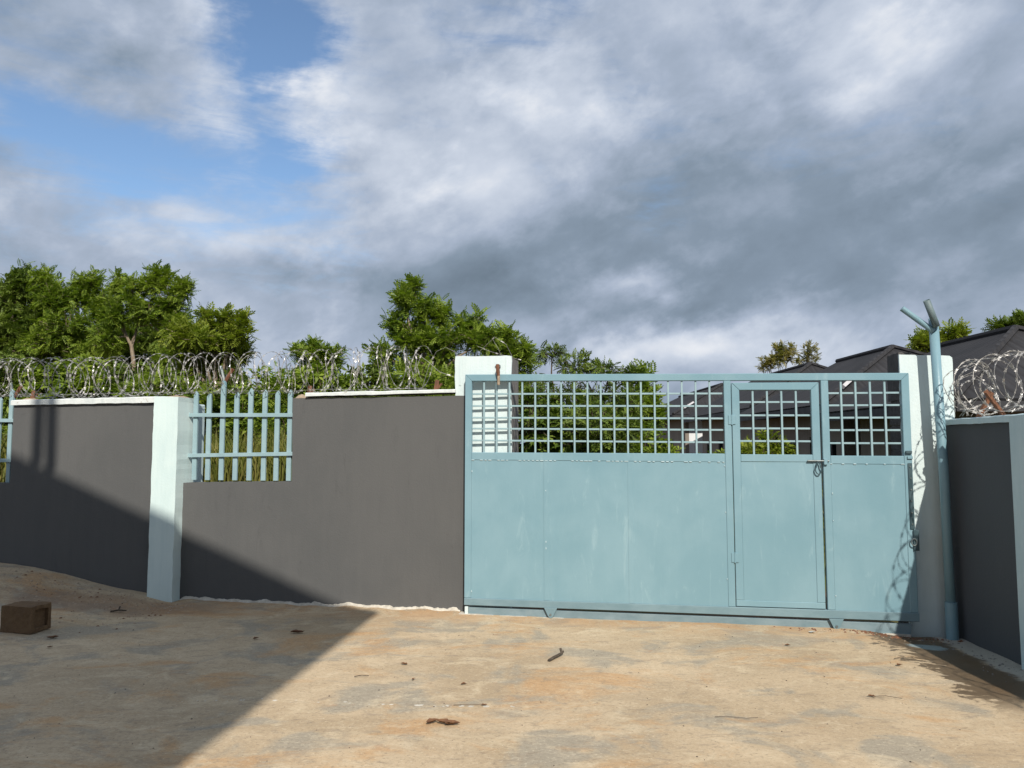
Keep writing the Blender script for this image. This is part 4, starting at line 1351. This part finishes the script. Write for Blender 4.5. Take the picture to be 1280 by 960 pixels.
tree('tree', 'treetop showing over the big charcoal roof at the right edge', 'tree', TR, (15.67, 24.0),
     [(0.12, 5.39, 0.4, 0.12), (0.45, 5.59, 0.25, 0.2), (-0.39, 5.32, 0.2, 0.1)], 'leaf_deep', seed=13, size=0.3)

tree('tree', 'dense dark tree filling in behind the pale forked trunk', 'tree', TR, (-8.6, 18.6),
     [(-0.9, 4.0, 0.8, 0.5), (0.0, 4.2, 0.8, 0.5), (0.9, 3.95, 0.7, 0.45), (-0.5, 3.3, 0.9, 0.5), (0.6, 3.3, 0.9, 0.5), (1.5, 3.3, 0.6, 0.45)], 'leaf_deep', seed=21, size=0.22, dens=0.9)
SG = 'shrubs beyond the wall'
SH = [(-8.05, 2.71, 0.62, 0.40, 12.5, 'leaf_deep', 'shrub behind the far left palisade grille'),
      (-6.98, 2.67, 0.66, 0.38, 12.0, 'leaf', 'shrub behind the coping left of the double post shadow'),
      (-6.49, 2.64, 0.62, 0.38, 12.9, 'leaf_deep', 'shrub below the forked trunk, behind the coil'),
      (-5.25, 2.50, 0.55, 0.36, 11.6, 'leaf', 'shrub right behind the top of the mint pillar'),
      (-4.90, 2.42, 0.55, 0.52, 13.2, 'leaf_deep', 'dark shrub behind the left pales of the grille'),
      (-4.05, 2.30, 0.50, 0.62, 12.6, 'leaf', 'light shrub behind the middle pales of the grille'),
      (-3.40, 2.40, 0.50, 0.60, 12.0, 'leaf', 'shrub behind the right pales of the grille'),
      (-2.74, 2.44, 0.54, 0.42, 11.5, 'leaf', 'shrub over the coping at the wall end by the grille'),
      (-2.34, 2.66, 0.55, 0.42, 12.8, 'leaf_deep', 'shrub over the middle of the white coping left of the gate pillar'),
      (-1.43, 2.56, 0.52, 0.38, 11.5, 'leaf', 'shrub over the white coping below the pointed tree'),
      (-0.75, 2.50, 0.45, 0.42, 12.2, 'leaf', 'shrub beside the white gate pillar, behind the loose wire end'),
      (0.23, 1.95, 0.50, 0.55, 11.3, 'leaf_deep', 'dark shrub behind the bars next to the white gate pillar'),
      (1.20, 1.85, 0.62, 0.48, 11.5, 'leaf_deep', 'low dark shrub behind the bars under the feathery tree'),
      (2.10, 1.55, 0.5, 0.42, 12.5, 'leaf', 'low shrub behind the bars right of the feathery tree'),
      (4.02, 1.25, 0.45, 0.30, 15.5, 'leaf', 'low shrub behind the bars beside the stile of the wicket door'),
      (4.47, 1.40, 0.40, 0.34, 15.0, 'leaf_bright', 'bright shrub seen through the left bars of the wicket door'),
      (5.10, 1.50, 0.42, 0.42, 15.2, 'leaf_bright', 'taller bright shrub seen through the right bars of the wicket door')]
for k, (x, z, ra, rv, y, lm, lab) in enumerate(SH):
    g0 = field_z(x, y)
    lob = [(0, z, ra, rv), (-ra * 0.55, z - rv * 0.35, ra * 0.6, rv * 0.8), (ra * 0.55, z - rv * 0.3, ra * 0.6, rv * 0.8), (0, z - rv * 0.95, ra * 1.05, rv * 0.7)]
    zz = z - rv * 1.7
    while zz > g0 + 0.35:
        lob.append((random.Random(k).uniform(-0.2, 0.2), zz, ra, 0.4))
        zz -= 0.55
    tree('shrub', lab, 'shrub', SG, (x, y), lob, lm, 'broad' if k % 3 else 'pinnate', 0.13 if k % 3 else 0.17, 0.85, None, 0.03, 40 + k, 'bark_dark', 8, 0.35)


# tall grass on the bank behind the left wall and round the houses
def grass_patch(n, where, h0, h1, seed):
    rng = np.random.default_rng(seed)
    V, F = [], []
    for _ in range(n):
        x, y = where(rng)
        z = field_z(x, y) - 0.02
        h = rng.uniform(h0, h1)
        a = rng.uniform(0, 6.28)
        w_ = rng.uniform(0.006, 0.013)
        lx, ly = rng.normal(0, 0.22, 2) * h
        c, s = math.cos(a) * w_, math.sin(a) * w_
        k = len(V)
        V += [(x - c, y - s, z), (x + c, y + s, z), (x + lx * 0.4 + c * 0.8, y + ly * 0.4 + s * 0.8, z + h * 0.6), (x + lx * 0.4 - c * 0.8, y + ly * 0.4 - s * 0.8, z + h * 0.6), (x + lx, y + ly, z + h)]
        F += [(k, k + 1, k + 2, k + 3), (k + 3, k + 2, k + 4)]
    mb = MB()
    mb.v, mb.f = V, F
    return part('grass', mb.mesh('grass', MT['grass']), None, kind='stuff')


grass_patch(7000, lambda r_: (r_.uniform(-8.2, -2.2), 10.0 + abs(r_.normal(0, 1.0))), 0.25, 0.85, 1)
grass_patch(5000, lambda r_: (r_.uniform(-0.5, 5.6), r_.uniform(10.5, 17)), 0.5, 1.45, 2)


# ------------------------------------------------------------ houses beyond the gate: hipped bungalows, ridges running away
def wall_with_holes(L, H, th, holes):
    """wall in the x-z plane, openings left out as (x0, x1, z0, z1)"""
    xs_ = sorted({0, L, *[q for h in holes for q in h[:2]]})
    zs_ = sorted({0, H, *[q for h in holes for q in h[2:]]})
    mb = MB()
    for i in range(len(xs_) - 1):
        for j in range(len(zs_) - 1):
            cx, cz = (xs_[i] + xs_[i + 1]) / 2, (zs_[j] + zs_[j + 1]) / 2
            if any(h[0] < cx < h[1] and h[2] < cz < h[3] for h in holes):
                continue
            mb.box(xs_[i], xs_[i + 1], 0, th, zs_[j], zs_[j + 1])
    return mb


def place_roof(root, name, quad, th=0.05, mat=None):
    """roof plane with its own axes: local x along the eave, local y up the slope"""
    a, b_, c, d = [Vector(q) for q in quad]
    ex = (b_ - a).normalized()
    nz = ex.cross((d + c) / 2 - (a + b_) / 2).normalized()
    ey = nz.cross(ex)
    M = Matrix((ex, ey, nz)).transposed().to_4x4()
    M.translation = a
    Mi = M.inverted()
    q = [Mi @ p_ for p_ in (a, b_, c, d)]
    if (q[2] - q[3]).length < 0.02:
        mb = MB().add([q[0], q[1], q[2], q[0] - Vector((0, 0, th)), q[1] - Vector((0, 0, th)), q[2] - Vector((0, 0, th))],
                      [(0, 1, 2), (5, 4, 3), (0, 3, 4, 1), (1, 4, 5, 2), (2, 5, 3, 0)])
    else:
        mb = MB().slab(q, th)
    o = part(name, mb.mesh(name, mat or MT['roof']), root)
    o.matrix_local = M
    return o


def bungalow(label, x0, y0, w, L, ze, zr, side_holes, front='house_wall', back_hip=False):
    """left eave line at x0, front eave at y0, eave width w, length L"""
    h2 = w / 2
    root = thing('bungalow', label, 'house', (x0, y0, -0.2), 0, 'bungalows beyond the gate')
    E, Z = ze + 0.2, zr + 0.2
    p1, p2 = Vector((h2, h2, Z)), Vector((h2, L - (h2 if back_hip else 0), Z))
    a, b_, c, d = Vector((0, 0, E)), Vector((w, 0, E)), Vector((w, L, E)), Vector((0, L, E))
    place_roof(root, 'roof_plane', (a, b_, p1, p1))
    place_roof(root, 'roof_plane', (d, a, p1, p2))
    place_roof(root, 'roof_plane', (b_, c, p2, p1))
    if back_hip:
        place_roof(root, 'roof_plane', (c, d, p2, p2))
    for s_, e_ in ((a, p1), (b_, p1), (p1, p2)):
        part('ridge_cap', MB().tube([s_ + Vector((0, 0, 0.02)), e_ + Vector((0, 0, 0.02))], 0.06, 6).mesh('ridge_cap', MT['roof']), root)
    ov = 0.6
    for (q0, q1) in (((0, -0.02), (0, L)), ):
        part('fascia', MB().box(-0.025, 0.0, 0, L, E - 0.17, E - 0.035).mesh('fascia', MT['dark_trim']), root)
    part('fascia', MB().box(0, w, -0.025, 0.0, E - 0.17, E - 0.035).mesh('fascia', MT['dark_trim']), root)
    part('soffit', MB().box(0.01, w - 0.01, 0.01, L - 0.01, E - 0.12, E - 0.09).mesh('soffit', MT['dark_trim']), root)
    H = E - 0.125
    # left side wall faces -x: build along x then turn
    Ls = L - 2 * ov
    o = part('wall', wall_with_holes(Ls, H, 0.15, side_holes).mesh('wall', MT['house_wall']), root, (ov, L - ov, 0), rot=(0, 0, R(-90)))
    for (hx0, hx1, hz0, hz1) in side_holes:
        isdoor = hz0 < 0.4
        nm = 'door' if isdoor else 'window'
        f_ = MB().box(hx0, hx0 + 0.05, 0.03, 0.10, hz0, hz1).box(hx1 - 0.05, hx1, 0.03, 0.10, hz0, hz1).box(hx0 + 0.051, hx1 - 0.051, 0.03, 0.10, hz1 - 0.05, hz1)
        if not isdoor:
            f_.box((hx0 + hx1) / 2 - 0.02, (hx0 + hx1) / 2 + 0.02, 0.03, 0.10, hz0, hz1 - 0.051)
        wo = part(nm, f_.mesh(nm, MT['dark_trim']), root, (ov, L - ov, 0), rot=(0, 0, R(-90)))
        part('door_leaf' if isdoor else 'pane', MB().box(hx0 + 0.01, hx1 - 0.01, 0.105, 0.125, hz0, hz1 - 0.01).mesh('pane', MT['dark_trim'] if isdoor else MT['glass']), wo)
    part('wall', MB().box(ov + 0.152, w - ov, ov, ov + 0.15, 0.96, H).mesh('wall', MT[front]), root)
    part('dado' if front == 'house_white' else 'wall', MB().box(ov + 0.152, w - ov, ov, ov + 0.15, 0, 0.958).mesh('wall', MT['house_dado'] if front == 'house_white' else MT['house_wall']), root)
    part('wall', MB().box(w - ov - 0.15, w - ov, ov + 0.152, L - ov, 0, H).mesh('wall', MT['house_wall']), root)
    part('wall', MB().box(ov + 0.152, w - ov - 0.152, L - ov - 0.15, L - ov, 0, H).mesh('wall', MT['house_wall']), root)
    if not back_hip:
        part('gable_wall', MB().prism([(0.3, E - 0.085), (w - 0.3, E - 0.085), (h2, Z - 0.2)], L - 0.6, L - 0.45).mesh('gable_wall', MT['house_wall']), root)
    return root


bungalow('charcoal-roofed bungalow close behind the right side wall', 5.74, 10.0, 4.84, 4.7, 2.22, 3.49,
         [(1.05, 1.5, 0.1, 1.9), (2.2, 2.9, 0.9, 1.7)])
bungalow('charcoal-roofed bungalow seen through the bars right of the wicket door', 6.0, 14.9, 5.5, 5.8, 2.42, 3.86,
         [(0.5, 0.85, 0.1, 2.1), (1.5, 2.2, 1.0, 1.9), (2.9, 3.3, 0.1, 2.0), (3.7, 4.3, 1.0, 1.9)])
bungalow('charcoal-roofed bungalow seen through the bars of the wicket door', 6.5, 21.0, 5.4, 8.5, 2.66, 4.12,
         [(0.6, 1.3, 1.0, 1.9), (2.2, 2.8, 0.1, 2.0), (3.6, 4.6, 1.0, 1.9), (5.6, 6.1, 0.1, 2.0), (6.4, 6.9, 1.0, 1.9)])
bungalow('farthest bungalow with a white front wall, seen through the bars left of the wicket door', 6.35, 30.5, 5.4, 14.0, 2.85, 4.25,
         [(1.0, 2.0, 1.0, 2.1), (4.0, 4.9, 0.1, 2.1), (6.5, 7.5, 1.0, 2.1), (9.5, 10.5, 1.0, 2.1)], 'house_white', True)
# pale barge boards where the roofs of the row step
for o, (a, b_) in ((bpy.data.objects['bungalow.001'], ((1.0, 0.9, 3.20), (0.6, 0.48, 2.98))), (bpy.data.objects['bungalow.003'], ((0.5, 0.3, 3.31), (1.0, 0.8, 3.57)))):
    part('barge_board', MB().tube([a, b_], 0.05, 4).mesh('barge_board', MT['pale_trim']), o)

# ------------------------------------------------------------ the two-storey house behind the photographer, whose gable throws the big shadow
C0 = Vector((-1.278, 7.644, 0.0)) + Vector((0.2, -1.0, 0.9)) * 8.6          # eave corner
HA = math.atan2(0.103, -0.995)                                              # house x axis: along its gable front, to the left
hs = thing('gabled_house', 'tall two-storey gabled house standing behind the viewpoint', 'house', (C0.x, C0.y, 0), HA)
PITCH, HW, HL = 0.49, 4.7, 6.0
EZ = C0.z
RZ = EZ + PITCH * HW
place_roof(hs, 'roof_plane', ((0, HL, EZ), (0, 0, EZ), (HW, 0, RZ), (HW, HL, RZ)), 0.08)
place_roof(hs, 'roof_plane', ((2 * HW, 0, EZ), (2 * HW, HL, EZ), (HW, HL, RZ), (HW, 0, RZ)), 0.08)
g_ = 1.4
gy0 = 0.5
out = [(g_, 0.0), (g_, EZ + PITCH * g_ - 0.1), (HW, RZ - 0.12), (2 * HW - g_, EZ + PITCH * g_ - 0.1), (2 * HW - g_, 0.0)]
part('wall', MB().prism([(a, b_ - 0.3) for a, b_ in reversed(out)][::-1], gy0, gy0 + 0.2).mesh('wall', MT['house_white']), hs)
part('wall', MB().prism([(a, b_ - 0.3) for a, b_ in out], HL - 0.7, HL - 0.5).mesh('wall', MT['house_white']), hs)
part('wall', MB().box(g_, g_ + 0.2, gy0 + 0.202, HL - 0.702, 0, EZ - 0.1).mesh('wall', MT['house_white']), hs)
part('wall', MB().box(2 * HW - g_ - 0.2, 2 * HW - g_, gy0 + 0.202, HL - 0.702, 0, EZ - 0.1).mesh('wall', MT['house_white']), hs)
for z in (0.9, 4.3):
    for x in (2.0, 4.05, 6.1):
        wo = part('window', MB().box(x, x + 1.3, gy0 - 0.04, gy0 + 0.01, z, z + 0.07).box(x, x + 1.3, gy0 - 0.04, gy0 + 0.01, z + 1.13, z + 1.2).box(x, x + 0.07, gy0 - 0.04, gy0 + 0.01, z + 0.071, z + 1.129).box(x + 1.23, x + 1.3, gy0 - 0.04, gy0 + 0.01, z + 0.071, z + 1.129).mesh('window', MT['pale_trim']), hs)
        part('pane', MB().box(x + 0.071, x + 1.229, gy0 - 0.02, gy0 - 0.008, z + 0.071, z + 1.129).mesh('pane', MT['glass']), wo)
Hi = Matrix.LocRotScale(Vector((C0.x, C0.y, 0)), Matrix.Rotation(HA, 3, 'Z'), None).inverted()
for s, lean, rr in ((-4.752, 0.0, 0.070), (-4.583, 0.022, 0.070)):
    wp = Vector((*to_world(WALL_O, WALL_A, s, 0), 1.95))
    q = wp + Vector((0.2, -1.0, 0.9)) * 9.0
    ql = Hi @ q
    zr_ = EZ + PITCH * ql.x
    part('vent_pipe', MB().tube([(ql.x - lean * 0.8, ql.y, zr_ - 0.15), (ql.x + lean, ql.y, zr_ + 1.5)], rr, 12).mesh('vent_pipe', MT['raw_concrete']), hs)
